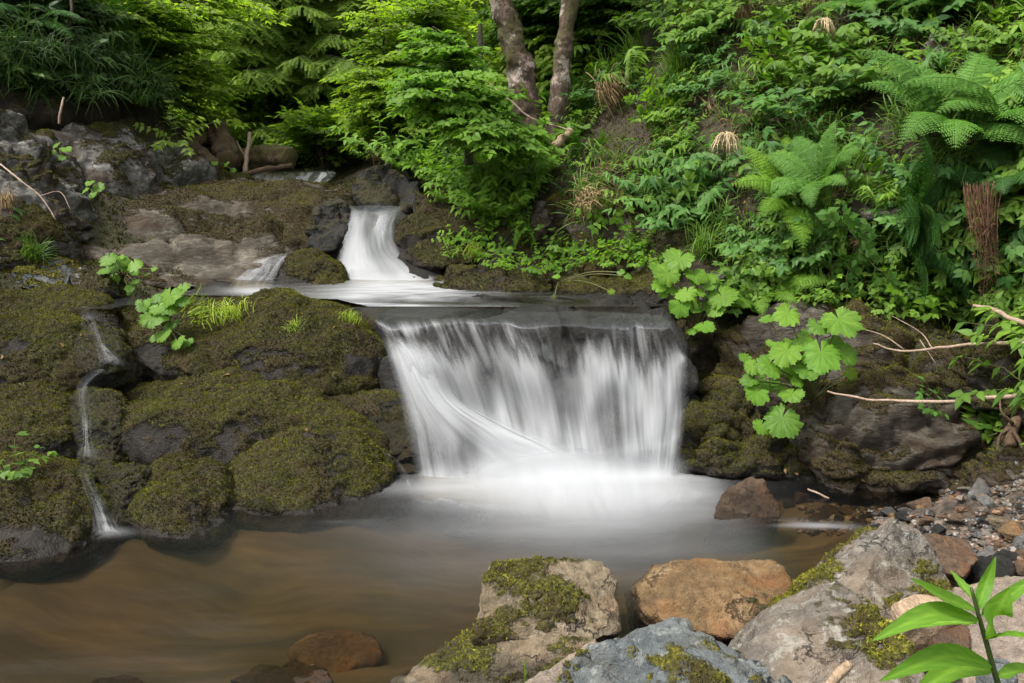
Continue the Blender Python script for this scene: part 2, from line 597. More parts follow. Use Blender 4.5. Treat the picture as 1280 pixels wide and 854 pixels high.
# brook above
tp((350, 226, 9.6), (300, 200, 10.8), (400, 212, 10.8), (380, 205, 12.5), (420, 232, 9.2), dz=-.12)
tp((465, 262, 6.7), (460, 250, 7.6), (470, 330, 6.1), (470, 366, 5.75), (450, 240, 8.4), dz=-.16)
tp((560, 374, 5.3), (640, 374, 5.3), (720, 376, 5.2), (560, 385, 4.9), (690, 388, 4.85), (800, 392, 4.75), dz=-.15)
tp((490, 440, 4.5), (600, 440, 4.5), (700, 440, 4.5), (820, 440, 4.5), dz=-.30)
tp((560, 600, 4.3), (700, 600, 4.3), (820, 590, 4.25), dz=-.2)
tp((250, 170, 13.5), (320, 160, 15), (400, 165, 15), (480, 160, 13.5), (220, 130, 15.5), (440, 185, 12))
# right bank
tp((520, 320, 6.5), (560, 335, 6.2), (500, 240, 7.6), (540, 215, 8.4), (600, 180, 8.8), (650, 145, 8.9), (720, 140, 8.4))
tp((620, 325, 6.2), (700, 330, 5.9), (690, 250, 6.6), (620, 250, 7.0), (780, 335, 5.5), (790, 250, 6.0), (800, 170, 6.6), (800, 60, 7.5))
tp((880, 340, 5.15), (900, 240, 5.5), (900, 130, 6.1), (900, 10, 6.9), (1000, 350, 4.85), (1000, 240, 5.15), (1000, 120, 5.7), (1000, 0, 6.5))
tp((1100, 370, 4.6), (1100, 240, 4.85), (1100, 100, 5.5), (1100, -20, 6.2), (1200, 390, 4.4), (1200, 250, 4.7), (1200, 100, 5.1), (1200, -30, 5.8))
tp((1280, 410, 4.2), (1280, 250, 4.5), (1280, 100, 4.9), (1280, -30, 5.4), (1400, 300, 4.2), (1400, 100, 4.6), (1500, 350, 3.6))
tp((680, 60, 10.0), (600, 80, 10.8), (760, -20, 9.0), (860, -60, 8.2), (1000, -90, 7.6), (1200, -140, 7.0), (560, 120, 11.5))
# right shelf and gravel
tp((870, 425, 4.95), (960, 415, 4.95), (1080, 410, 4.85), (1200, 425, 4.6), (1280, 440, 4.3), dz=-.22)
tp((870, 590, 4.25), (1000, 590, 4.15), (1120, 590, 4.05), dz=-.12)
tg(.03, (1110, 650), (1140, 668), (1180, 690))
tg(.10, (1180, 632), (1230, 640), (1270, 660), (1290, 700))
tg(.2, (1215, 612), (1290, 610))
tg(.03, (1240, 735), (1180, 740), (1290, 760))
tg(.05, (1050, 800), (1180, 830), (960, 830), (800, 850), (690, 870), (1290, 850))
tg(-.10, (880, 800), (780, 770), (540, 880), (400, 880))
T += [np.array(q) for q in ((.2, 1.2, .02), (1.3, 1.0, .10), (2.2, 1.5, .45), (2.6, 2.6, .55), (.3, .2, .12), (-1.5, .2, 0.0), (-3.5, -.4, .2), (1.8, -.5, .5), (3.6, 1.8, 1.6), (4.6, 3.2, 2.9), (5.5, 1, 3.2), (0, -2.5, .1), (3, -3, 1.3), (-4, -3, .6))]
T += [np.array(q) for q in ((-4.6, 3.9, .5), (-5.5, 5, 1.5), (-6.5, 6.5, 2.6), (-7, 3.5, 1.3), (-8, 8.5, 4.2), (-6, 11, 4.6), (-9, 12, 6.5))]
T = np.array(T)

def hill(x, y):
    """the valley far from the fall: it climbs away from the camera and up both sides"""
    a = np.abs(x + .12 * y + .5)
    up = np.where(y > 0, .20 * y, .03 * y)
    side = np.where(x > 0, .62, .5) * np.maximum(a - 1.6, 0)
    return np.minimum(up + side, 40 + .1 * side) - .3

far = []
for ang in np.linspace(0, 2 * math.pi, 16, endpoint=False):
    for rr in (17, 24):
        x, y = rr * math.cos(ang), 5 + rr * math.sin(ang)
        far.append((x, y, float(hill(np.array([x]), np.array([y]))[0])))
TC = np.concatenate([T, np.array(far)])

def _tps_fit(c, lam=.004):
    n = len(c)
    d = np.linalg.norm(c[:, None, :2] - c[None, :, :2], axis=2)
    K = np.where(d > 1e-9, d * d * np.log(np.maximum(d, 1e-9)), 0) + lam * np.eye(n)
    Pm = np.concatenate([np.ones((n, 1)), c[:, :2]], 1)
    A = np.block([[K, Pm], [Pm.T, np.zeros((3, 3))]])
    return np.linalg.solve(A, np.concatenate([c[:, 2], np.zeros(3)]))
_W = _tps_fit(TC)

def tps(x, y):
    out = np.empty(len(x))
    for s in range(0, len(x), 20000):
        q = np.stack([x[s:s + 20000], y[s:s + 20000]], -1)
        d = np.linalg.norm(q[:, None] - TC[None, :, :2], axis=2)
        K = np.where(d > 1e-9, d * d * np.log(np.maximum(d, 1e-9)), 0)
        out[s:s + 20000] = K @ _W[:-3] + _W[-3] + q @ _W[-2:]
    return out

def terrain(x, y):
    x, y = np.asarray(x, float), np.asarray(y, float)
    w = sstep(12, 21, np.hypot(x, y - 5))
    z = np.where(w < 1, tps(x, y), 0) * (1 - w) + hill(x, y) * w
    p = np.stack([x, y, np.zeros_like(x)], -1)
    amp = .03 + .08 * sstep(6, 14, np.hypot(x, y - 3)) + .8 * sstep(20, 60, np.hypot(x, y))
    return z + amp * fbm(p, 4, 1.3, seed=4) + .02 * fbm(p, 3, 6, seed=8)

def axis(c, h, n, far):
    """fine steps near c, growing out to far"""
    t = np.linspace(-1, 1, n)
    k = 7.0
    s = np.sinh(k * t) / np.sinh(k)
    return c + t * h * (1 - np.abs(s)) + s * far

gx = axis(.3, 6.5, 300, 260)
gy = axis(5.0, 6.5, 320, 260)
X, Y_ = np.meshgrid(gx, gy)
gv = np.stack([X.ravel(), Y_.ravel(), terrain(X.ravel(), Y_.ravel())], -1)
gq = grid_quads(len(gy), len(gx))

def ground_mat():
    m, nt, out = nmat('forest_floor')
    tc = N(nt, 'ShaderNodeTexCoord')
    v = tc.outputs['Object']
    n1 = noise_node(nt, v, 2.2, 6, .65)
    n2 = noise_node(nt, v, 24, 5, .7)
    n3 = noise_node(nt, v, 90, 3, .7)
    col = ramp(nt, n2.outputs[0], [(.3, (.012, .009, .006)), (.5, (.040, .028, .016)), (.7, (.085, .06, .035))]).outputs[0]
    moss = ramp(nt, n3.outputs[0], [(.3, (.014, .014, .006)), (.7, (.070, .068, .016))]).outputs[0]
    col = mix(nt, maprange(nt, n1.outputs[0], .42, .58), col, moss)
    n4 = noise_node(nt, v, 14, 4, .7)
    col = mix(nt, maprange(nt, n4.outputs[0], .62, .68, 0, .7), col, (.13, .075, .035))
    # below the water line the bed is ochre silt and stones with long smears
    sx = N(nt, 'ShaderNodeSeparateXYZ')
    L(nt, v, sx.inputs[0])
    under = maprange(nt, sx.outputs[2], .0, -.05)
    mp = N(nt, 'ShaderNodeMapping')
    mp.inputs['Scale'].default_value = (.9, 4.6, 1)
    mp.inputs['Rotation'].default_value = (0, 0, -.10)
    L(nt, v, mp.inputs['Vector'])
    b1 = noise_node(nt, mp.outputs[0], 1.3, 4, .5, .0)
    b2 = noise_node(nt, mp.outputs[0], 6.0, 4, .6)
    bed = ramp(nt, mth(nt, 'ADD', mth(nt, 'MULTIPLY', b1.outputs[0], .7), mth(nt, 'MULTIPLY', b2.outputs[0], .3)),
               [(.28, (.018, .015, .009)), (.46, (.048, .036, .018)), (.60, (.090, .066, .033)), (.76, (.19, .132, .064))]).outputs[0]
    ab = N(nt, 'ShaderNodeAttribute', attribute_name='bare')
    gr = ramp(nt, n2.outputs[0], [(.34, (.022, .017, .012)), (.5, (.075, .052, .034)), (.66, (.15, .12, .095))]).outputs[0]
    col = mix(nt, maprange(nt, ab.outputs['Fac'], .25, .6), col, gr)
    col = mix(nt, under, col, bed)
    bs = N(nt, 'ShaderNodeBsdfPrincipled')
    L(nt, col, bs.inputs['Base Color'])
    bs.inputs['Roughness'].default_value = .9
    b = N(nt, 'ShaderNodeBump')
    b.inputs['Distance'].default_value = .05
    L(nt, mth(nt, 'SUBTRACT', .9, mth(nt, 'MULTIPLY', under, .8)), b.inputs['Strength'])
    L(nt, mth(nt, 'ADD', n2.outputs[0], mth(nt, 'MULTIPLY', n3.outputs[0], .35)), b.inputs['Height'])
    L(nt, b.outputs[0], bs.inputs['Normal'])
    L(nt, bs.outputs[0], out.inputs[0])
    return m

_gp = [G(px, py, .06) for px, py in ((1060, 650), (1130, 655), (1190, 645), (1240, 650), (1290, 680), (1230, 720), (1180, 690), (1010, 640))]
_bare = np.max([np.exp(-((gv[:, 0] - q[0]) ** 2 + (gv[:, 1] - q[1]) ** 2) / .10) for q in _gp], axis=0)
ground = link('ground', mesh_np('ground', gv, None, gq, {'bare': _bare}), ground_mat())
tag(ground, kind='structure')

# ------------------------------------------------------------------ rock materials
M = {}
MA, MBG = (.030, .031, .009), (.125, .118, .020)
M['mossy'] = rock_mat('mossy_wet_rock', (.012, .011, .009), (.034, .028, .020), (.075, .064, .050), moss_a=(.026, .025, .008), moss_b=(.100, .096, .014), scale=4.5, crack=.35)
M['grey_moss'] = rock_mat('grey_weathered_rock', (.06, .057, .050), (.155, .147, .130), (.27, .258, .232), stain=(.045, .032, .02), stain_amt=.9, moss_a=(.030, .029, .009), moss_b=(.12, .11, .018), scale=3.5, lichen=.4, streak=1.6)
M['slab'] = rock_mat('brown_grey_slab', (.045, .038, .029), (.115, .097, .073), (.215, .188, .15), stain=(.050, .033, .020), stain_amt=.95, moss_a=(.040, .030, .012), moss_b=(.10, .078, .026), scale=3.2, streak=2.6, lichen=.12)
M['dark'] = rock_mat('dark_wet_rock', (.010, .0095, .008), (.026, .025, .022), (.065, .062, .056), scale=6, wet_dark=.5, moss_a=(.025, .026, .009), moss_b=(.08, .075, .015))
M['tan'] = rock_mat('tan_block', (.085, .066, .040), (.195, .155, .098), (.34, .28, .195), stain=(.20, .13, .075), stain_amt=.6, moss_a=(.060, .058, .012), moss_b=(.20, .19, .030), scale=5, crack=.8, lichen=.15)
M['orange'] = rock_mat('orange_brown_stone', (.085, .055, .026), (.215, .137, .064), (.36, .26, .145), stain=(.20, .080, .026), stain_amt=.55, scale=5.5, moss_a=(.03, .035, .010), moss_b=(.07, .085, .018), crack=.7)
M['pale'] = rock_mat('pale_grey_stone', (.085, .072, .058), (.175, .152, .126), (.30, .268, .23), stain=(.20, .145, .09), stain_amt=.5, moss_a=(.075, .072, .011), moss_b=(.26, .24, .030), scale=4.5, streak=1.8, lichen=.4, crack=.8)
M['blue'] = rock_mat('blue_grey_stone', (.062, .070, .073), (.125, .138, .140), (.23, .245, .245), stain=(.13, .12, .09), stain_amt=.5, moss_a=(.085, .08, .012), moss_b=(.30, .28, .03), scale=4, lichen=.25, crack=1.0)
M['pink'] = rock_mat('pinkish_stone', (.17, .13, .10), (.29, .235, .185), (.40, .345, .29), scale=6, crack=.25, stain=(.3, .2, .12), stain_amt=.4)
M['rust'] = rock_mat('rust_brown_stone', (.065, .042, .027), (.14, .092, .058), (.25, .175, .115), scale=8, stain=(.20, .09, .038), stain_amt=.7, crack=.3)
M['greystone'] = rock_mat('grey_river_stone', (.09, .088, .082), (.18, .175, .165), (.30, .29, .275), scale=8, crack=.3, stain=(.12, .09, .06))
M['earth'] = rock_mat('shade_toned_earth', (.012, .009, .006), (.032, .024, .016), (.07, .052, .034), scale=5, crack=.2, moss_a=(.018, .022, .007), moss_b=(.05, .06, .014))  # shade of the overhanging bank is put into this earth colour

def tuft_material(name, dark, light):
    m, nt, out = nmat(name)
    a = N(nt, 'ShaderNodeAttribute', attribute_name='rnd')
    c = ramp(nt, a.outputs['Fac'], [(.05, dark), (.5, tuple((x + y) * .42 for x, y in zip(dark, light))), (.95, light)]).outputs[0]
    d = N(nt, 'ShaderNodeBsdfDiffuse')
    L(nt, c, d.inputs['Color'])
    L(nt, d.outputs[0], out.inputs[0])
    return m
TM = tuft_material('moss_tufts', (.010, .008, .005), (.150, .155, .016))
TMB = tuft_material('bright_moss_tufts', (.085, .075, .015), (.34, .34, .035))

# ------------------------------------------------------------------ boulders of the left bank
def lb(label, vis, mat='mossy', **kw):
    d = dict(moss=.60, moss_z=.25, moss_n=1.1, moss_f=2.0, wet_bare=.75, tuft=15000, tuft_mat=TM, tuft_h=.0075, p=6, amp=.075, freq=3.2, sub=7, crag=.12, back=.5, drop=.3, grow=1.16)
    d.update(kw)
    return rock('mossy_boulder', label, vis, M[mat], group='mossy boulders of the left bank', **d)

lb('big rounded dark green boulder at the waterline beside the foot of the main fall',
   [(272, 590, 3.85), (330, 520, 4.2), (400, 508, 4.3), (470, 545, 4.2), (512, 600, 4.0), (518, 632, 3.84), (420, 655, 3.48), (290, 655, 3.46), (262, 625, 3.7), (390, 560, 3.9), (450, 600, 3.78)], wet_h=.035, seed=1, moss=.60)
lb('round brown topped mossy boulder at the waterline beside the trickle at the left',
   [(163, 595, 3.72), (185, 572, 3.85), (228, 562, 3.9), (272, 574, 3.85), (292, 640, 3.48), (280, 672, 3.28), (195, 682, 3.22), (158, 668, 3.30), (225, 600, 3.58)], wet_h=.04, seed=2, moss=.56)
lb('low mossy boulder in the far left corner of the pool with leaves fallen on it',
   [(-60, 600, 3.5), (0, 578, 3.6), (50, 570, 3.7), (92, 592, 3.55), (118, 655, 3.25), (95, 695, 3.05), (0, 708, 3.0), (-60, 712, 2.98), (40, 620, 3.36)], wet_h=.04, seed=3, moss=.7)
lb('wide mossy shelf boulder with brown and green patches, above the waterline boulders',
   [(120, 515, 4.2), (170, 478, 4.5), (250, 462, 4.65), (340, 468, 4.65), (430, 505, 4.45), (490, 550, 4.2), (480, 600, 4.0), (300, 590, 3.95), (170, 580, 3.92), (126, 560, 3.98), (250, 512, 4.1), (360, 530, 4.1)], seed=4, moss=.62)
lb('long mossy hump carrying the grass tuft, between the upper stream and the shelf boulder',
   [(132, 425, 4.75), (160, 392, 4.95), (230, 372, 5.1), (300, 364, 5.12), (360, 363, 5.1), (410, 367, 5.05), (442, 382, 4.92), (474, 414, 4.70), (498, 462, 4.5), (490, 485, 4.42), (380, 490, 4.38), (230, 485, 4.45), (150, 460, 4.55), (330, 420, 4.55), (430, 440, 4.5)], seed=5, moss=.62, tuft=16000)
lb('dark mossy boulder at the left picture edge beside the small middle trickle',
   [(-60, 500, 4.15), (0, 486, 4.2), (55, 478, 4.25), (92, 515, 4.1), (100, 580, 3.86), (0, 592, 3.75), (-60, 592, 3.75), (40, 530, 3.85)], seed=6, moss=.62)
lb('brown green mossy boulder at the left picture edge above the small middle trickle',
   [(-60, 400, 4.7), (0, 392, 4.8), (65, 384, 4.9), (108, 408, 4.75), (124, 448, 4.55), (92, 490, 4.3), (0, 495, 4.25), (-60, 490, 4.3), (40, 430, 4.45)], seed=7, moss=.68)
lb('dark ledge of moss running under the grassy hump to the main fall',
   [(140, 482, 4.60), (200, 476, 4.68), (350, 480, 4.62), (470, 484, 4.52), (520, 492, 4.4), (520, 540, 4.28), (430, 525, 4.30), (250, 510, 4.4), (150, 505, 4.45)], seed=8, moss=.7, p=8, wet=.2)
lb('black wet ledge with white glints under the shelf boulder by the main fall',
   [(440, 512, 4.35), (515, 494, 4.35), (528, 545, 4.2), (520, 610, 4.08), (480, 600, 4.06)], mat='dark', seed=9, moss=.25, wet=.9, tuft=0, crag=.6)
lb('round mossy lump standing between the two arms of the upper fall',
   [(343, 360, 5.85), (352, 332, 6.0), (385, 311, 6.15), (425, 321, 6.1), (438, 350, 5.9), (430, 370, 5.72), (360, 372, 5.72), (390, 335, 5.82)], seed=10, moss=.75, wet_h=.06, wet_base=.72)
lb('low mossy sill beside the still side pool, left of the grassy hump',
   [(-40, 372, 5.2), (50, 362, 5.3), (120, 370, 5.25), (146, 384, 5.1), (110, 402, 4.92), (-40, 405, 4.88)], seed=11, moss=.7)
lb('olive mossy stone at the left picture edge under the ridge of pale rock',
   [(-50, 250, 5.7), (0, 232, 5.9), (40, 250, 5.9), (70, 300, 5.7), (40, 335, 5.5), (-50, 340, 5.4)], mat='grey_moss', seed=12, moss=.55)
lb('black wet rock face that the lowest trickle runs down into the pool',
   [(80, 585, 3.62), (170, 580, 3.62), (176, 640, 3.46), (165, 685, 3.32), (105, 690, 3.28), (84, 640, 3.42)], mat='dark', seed=13, moss=.5, wet=.75, tuft=9000, crag=.3, p=5)
lb('black wet rock face behind the middle trickle on the left',
   [(82, 488, 4.25), (148, 490, 4.22), (156, 560, 3.96), (150, 590, 3.84), (88, 590, 3.82)], mat='dark', seed=14, moss=.5, wet=.75, tuft=9000, crag=.3, p=5)
lb('wet dark rock in the cleft behind the uppermost trickle on the left',
   [(95, 388, 4.95), (140, 388, 4.95), (160, 440, 4.58), (150, 480, 4.38), (100, 470, 4.42)], mat='dark', seed=15, moss=.55, wet=.7, tuft=9000, crag=.3, p=5)

def lr(name, label, vis, mat, **kw):
    d = dict(p=11, amp=.07, sub=7, crag=.8, back=.7, drop=.3, moss=.25, moss_n=.6, tuft=9000, tuft_mat=TM, tuft_h=.0085, grow=1.08)
    d.update(kw)
    return rock(name, label, vis, M[mat], **d)
lr('rock_slab', 'long sloping slab of brown grey layered rock left of the upper fall',
   [(76, 325, 5.75), (105, 285, 6.2), (160, 250, 7.2), (250, 232, 8.3), (340, 228, 8.7), (430, 236, 8.2), (440, 262, 7.2), (395, 315, 6.15), (290, 375, 5.7), (140, 375, 5.55), (240, 310, 5.98)], 'slab', sub=7, amp=.06, crag=.6, bed=.03, moss=.20, moss_n=.75, moss_f=1.6, back=.8, p=7)
lr('rock_ridge', 'pale grey lichen covered ridge of rock below the dark overhanging bank',
   [(38, 170, 6.9), (60, 155, 7.2), (112, 152, 7.6), (190, 182, 8.2), (300, 212, 8.8), (310, 228, 8.4), (200, 250, 7.3), (90, 262, 6.6), (50, 230, 6.5), (130, 200, 7.0)], 'grey_moss', seed=21, crag=.9, amp=.09, moss=.24, moss_n=.9)
lr('rock_outcrop', 'dark craggy outcrop with moss and dry grass at the left picture edge',
   [(-60, 140, 6.1), (0, 136, 6.3), (28, 152, 6.5), (60, 205, 6.3), (100, 262, 6.0), (60, 290, 5.8), (-60, 270, 5.6), (20, 210, 5.9)], 'grey_moss', seed=22, crag=.9, amp=.09, moss=.26, moss_n=.8, tuft=7000)
lr('rock_block', 'blue grey angular stone at the left end of the sloping slab',
   [(10, 345, 5.45), (35, 325, 5.6), (75, 318, 5.65), (95, 335, 5.55), (85, 362, 5.35), (20, 362, 5.3)], 'blue', seed=23, moss=.3, crag=.4)
lr('rock_block', 'mossy grey stone at the left end of the sloping slab, nearer the butterbur',
   [(78, 345, 5.5), (100, 325, 5.6), (130, 330, 5.6), (140, 362, 5.35), (90, 370, 5.3)], 'grey_moss', seed=24, moss=.2, crag=.4)
lr('wet_boulder', 'bluish black wet boulder on the left side of the upper fall',
   [(386, 285, 6.5), (395, 260, 6.8), (425, 256, 6.9), (440, 275, 6.6), (430, 300, 6.35), (412, 316, 6.2), (390, 310, 6.2)], 'dark', seed=25, moss=.2, wet=.55, tuft=0)
lr('wet_boulder', 'low dark rock shelf at the lip of the third fall far up the brook',
   [(300, 232, 8.9), (330, 224, 9.3), (420, 232, 9.0), (440, 245, 8.4), (360, 248, 8.2)], 'slab', seed=26, moss=.35)
lr('wet_boulder', 'dark hollow rock standing behind the upper fall on its right',
   [(440, 212, 7.8), (478, 205, 7.9), (515, 215, 7.7), (528, 250, 7.2), (505, 266, 6.8), (448, 258, 7.2)], 'dark', seed=27, moss=.3, wet=.35, tuft=2000)
lr('mossy_rock', 'brown mossy rock face right beside the upper fall',
   [(500, 268, 6.75), (520, 238, 7.1), (565, 248, 7.0), (605, 290, 6.5), (600, 325, 6.1), (540, 336, 5.95), (505, 325, 6.1), (490, 300, 6.4)], 'mossy', seed=28, moss=.5, tuft=8000)
lr('mossy_rock', 'low mossy shelf rock running along the right shore of the upper pool',
   [(535, 352, 5.75), (570, 335, 5.95), (660, 338, 5.85), (690, 352, 5.6), (680, 382, 5.15), (640, 370, 5.3), (560, 366, 5.5)], 'mossy', seed=29, moss=.5, wet_h=.05, wet_base=.72)
lr('mossy_rock', 'tawny mossy bank rock between the upper pool and the butterbur clump',
   [(660, 365, 5.45), (690, 348, 5.65), (770, 342, 5.6), (825, 345, 5.4), (838, 372, 5.0), (800, 394, 4.85), (700, 388, 5.0)], 'mossy', seed=30, moss=.52, wet_h=.06, wet_base=.72, tuft=9000)
lr('mossy_rock', 'mossy brown rock under the hollow with the dark opening on the right bank',
   [(590, 320, 6.3), (620, 290, 6.6), (690, 300, 6.4), (720, 330, 6.0), (700, 350, 5.8), (600, 345, 6.0)], 'mossy', seed=31, moss=.42)
lr('angular_rock', 'angular brown rock jutting from the ferns above a dark hollow on the right bank',
   [(663, 275, 6.35), (672, 250, 6.55), (694, 242, 6.55), (700, 262, 6.35), (690, 284, 6.2), (668, 290, 6.2)], 'slab', seed=32, moss=.1, back=.3, tuft=0)
lr('wet_boulder', 'small glistening dark stone breaking the upper pool near its right shore',
   [(575, 384, 5.02), (585, 371, 5.12), (612, 370, 5.12), (632, 378, 5.05), (630, 388, 4.98), (580, 390, 4.96)], 'dark', seed=33, moss=0, wet=.9, tuft=0, back=.2, sub=5)
# ------------------------------------------------------------------ the ledge behind the main fall
lr('rock_ledge', 'dark wet rock ledge over which the main fall drops',
   [(440, 408, 4.72), (520, 404, 4.62), (690, 404, 4.62), (850, 408, 4.55), (868, 440, 4.48), (866, 610, 4.34), (700, 610, 4.36), (500, 610, 4.36), (490, 480, 4.42)], 'dark', seed=40, moss=0, tuft=0, wet=.8, amp=.03, p=26, back=1.0, drop=-.01, grow=1.0)
lr('wet_boulder', 'dark stone standing behind the thin veil at the left foot of the main fall',
   [(545, 560, 4.14), (575, 525, 4.2), (605, 545, 4.15), (615, 600, 4.05), (600, 625, 4.0), (548, 622, 4.0)], 'dark', seed=41, moss=0, tuft=0, wet=.7, sub=6, back=.2)
lr('wet_boulder', 'upright dark stone behind the water in the right half of the main fall',
   [(735, 560, 4.1), (748, 490, 4.16), (775, 478, 4.17), (800, 510, 4.13), (802, 570, 4.05), (770, 605, 4.0), (742, 600, 4.0)], 'dark', seed=42, moss=0, tuft=0, wet=.7, sub=6, back=.2)
# ------------------------------------------------------------------ right bank boulders
def rb(label, vis, mat='grey_moss', name='mossy_boulder', **kw):
    d = dict(p=6, amp=.10, sub=7, crag=1.3, back=.6, drop=.3, moss=.36, moss_z=.25, moss_n=.85, moss_f=2.4, wet_bare=.35, tuft=12000, tuft_mat=TM, tuft_h=.008, grow=1.16)
    d.update(kw)
    return rock(name, label, vis, M[mat], **d)
rb('large brown mossy boulder over the gravel at the right, under the two long twigs',
   [(985, 520, 4.05), (1020, 488, 4.12), (1110, 462, 4.10), (1200, 472, 3.98), (1250, 500, 3.80), (1240, 560, 3.68), (1205, 612, 3.62), (1120, 628, 3.72), (1040, 622, 3.78), (1000, 590, 3.9), (1110, 530, 3.82), (1170, 545, 3.74), (1060, 560, 3.84)], 'slab', seed=50, moss=.42, wet_h=.05)
rb('dark wet boulder on the right of the main fall, below the big jagged leaves',
   [(842, 530, 4.2), (862, 492, 4.32), (940, 478, 4.4), (1005, 500, 4.3), (1030, 560, 4.1), (1040, 612, 3.9), (960, 618, 3.88), (860, 606, 3.98), (845, 575, 4.05), (930, 540, 3.98), (900, 560, 4.0), (980, 560, 3.98)], 'mossy', seed=51, moss=.5, wet_h=.08, wet=.25)
rb('upper brown grey boulder with moss streaks, behind the big jagged leaves on the right',
   [(866, 470, 4.5), (880, 425, 4.65), (930, 390, 4.82), (1010, 380, 4.76), (1110, 384, 4.55), (1200, 405, 4.28), (1235, 470, 4.05), (1100, 500, 4.05), (950, 500, 4.25), (1030, 430, 4.32), (940, 440, 4.4), (1120, 430, 4.2)], 'slab', seed=52, moss=.42)
rb('rounded mossy hump of rock at the right picture edge beside the twigs',
   [(1175, 430, 4.15), (1225, 400, 4.2), (1300, 400, 4.0), (1350, 440, 3.7), (1330, 520, 3.45), (1240, 520, 3.65), (1190, 480, 3.9)], 'mossy', seed=53, moss=.4)
rb('pale flat grey stone half buried above the butterbur on the right shore',
   [(880, 350, 5.1), (905, 333, 5.2), (948, 336, 5.15), (962, 356, 5.0), (930, 370, 4.9), (890, 368, 4.95)], 'greystone', name='grey_stone', seed=54, moss=.05, tuft=0)
rb('mossy dark block at the right picture edge over the gravel',
   [(1228, 580, 3.55), (1250, 555, 3.65), (1300, 545, 3.65), (1330, 600, 3.4), (1300, 632, 3.3), (1245, 622, 3.4)], 'slab', seed=55, moss=.3, tuft=4000)
rb('tilted dark grey slab leaning among the gravel under the block at the right edge',
   [(1212, 622, 3.46), (1240, 583, 3.56), (1256, 582, 3.54), (1268, 618, 3.42), (1240, 628, 3.40)], 'greystone', name='leaning_slab', seed=56, moss=0, tuft=0, back=.1, wet=.35, p=18, amp=.04, sub=6)
rb('pinkish earthy rock at the right shore between the upper pool and the main fall',
   [(800, 392, 4.85), (840, 376, 5.0), (870, 384, 4.95), (882, 415, 4.7), (862, 440, 4.55), (835, 412, 4.65)], 'slab', seed=57, moss=.2, tuft=3000)
# ------------------------------------------------------------------ stones of the foreground
def fg(name, label, vis, mat, **kw):
    d = dict(p=60, amp=.022, sub=7, crag=.3, fine=.6, back=.25, drop=.15, moss=0, moss_n=.75, moss_f=3.2, tuft=0, tuft_mat=TMB, tuft_h=.0075, grow=1.02)
    d.update(kw)
    return rock(name, label, vis, M[mat], **d)
fg('stone_block', 'tan squarish block with green moss on top, standing at the near pool edge',
   [(603, 722, 2.50), (612, 708, 2.56), (655, 704, 2.6), (752, 698, 2.6), (768, 722, 2.52), (772, 790, 2.36), (742, 800, 2.30), (598, 778, 2.34), (590, 800, 2.28), (700, 740, 2.42)], 'tan', seed=60, moss=.32, moss_z=.52, moss_n=1.0, tuft=15000, wet_h=.05)
fg('stone_block', 'low orange and tan stone lying under the squarish mossy block',
   [(488, 856, 2.2), (540, 822, 2.3), (600, 785, 2.40), (690, 790, 2.36), (745, 800, 2.28), (745, 850, 2.15), (640, 870, 2.1), (520, 872, 2.12)], 'tan', seed=61, moss=.06, tuft=10000, wet_h=.06)
fg('orange_stone', 'flat topped orange brown stone in the water right of the squarish mossy block',
   [(796, 730, 2.64), (822, 702, 2.74), (870, 698, 2.76), (968, 702, 2.7), (1000, 735, 2.58), (940, 802, 2.40), (838, 782, 2.46), (803, 760, 2.52), (890, 745, 2.54)], 'orange', seed=62, moss=.02, moss_z=.62, moss_n=.5, wet_h=.05)
fg('wedge_stone', 'pale grey wedge shaped stone rising to the highest peak of the foreground',
   [(1122, 642, 2.56), (1150, 660, 2.54), (1205, 735, 2.40), (1230, 790, 2.25), (1150, 790, 2.18), (1050, 760, 2.20), (960, 790, 2.28), (985, 745, 2.42), (1060, 692, 2.52)], 'pale', seed=63, moss=.12, moss_z=.45, tuft=16000)
fg('wedge_stone', 'pinkish grey lichen spotted stone in front of the peaked wedge, moss on its near slope',
   [(1048, 722, 2.14), (1072, 738, 2.10), (1130, 800, 1.98), (1165, 870, 1.85), (1000, 880, 1.85), (928, 815, 2.06), (945, 792, 2.14), (1000, 745, 2.2), (1040, 790, 2.0)], 'pale', seed=64, moss=.10, moss_z=.45, tuft=16000)
fg('blue_grey_stone', 'blue grey angular stone with bright moss at the bottom edge of the picture',
   [(700, 850, 1.92), (735, 808, 2.04), (800, 790, 2.1), (848, 773, 2.12), (905, 800, 2.04), (960, 822, 1.96), (1005, 865, 1.86), (900, 880, 1.8), (720, 885, 1.84), (860, 810, 1.98)], 'blue', seed=65, moss=.12, moss_z=.45, tuft=16000, crag=1.0)
fg('pale_stone', 'pale pinkish stone wedged between the orange tan stone and the blue grey one',
   [(640, 862, 2.02), (700, 825, 2.1), (745, 800, 2.16), (758, 815, 2.1), (715, 858, 1.98), (660, 875, 1.96)], 'pink', seed=66, back=.12, drop=.1)
fg('wet_stone', 'brown pyramid shaped wet stone standing in the foam right of the main fall',
   [(890, 650, 3.46), (905, 614, 3.56), (936, 596, 3.62), (955, 600, 3.6), (972, 626, 3.56), (974, 648, 3.48), (925, 662, 3.42)], 'rust', seed=67, wet_h=.12, wet=.35, back=.15, amp=.04, crag=.3, sub=6)
fg('wet_stone', 'flat brown wet stone at the bottom edge of the picture left of centre',
   [(285, 850, 2.26), (320, 835, 2.3), (365, 830, 2.32), (405, 838, 2.28), (415, 856, 2.2), (350, 868, 2.15)], 'rust', seed=68, wet_h=.16, back=.12, moss=.1, sub=6)
fg('wet_stone', 'smaller wet brown stone at the bottom edge of the picture, farther left',
   [(100, 858, 2.26), (125, 845, 2.3), (160, 842, 2.3), (185, 856, 2.24), (150, 866, 2.2)], 'rust', seed=69, wet_h=.1, back=.1, sub=6)
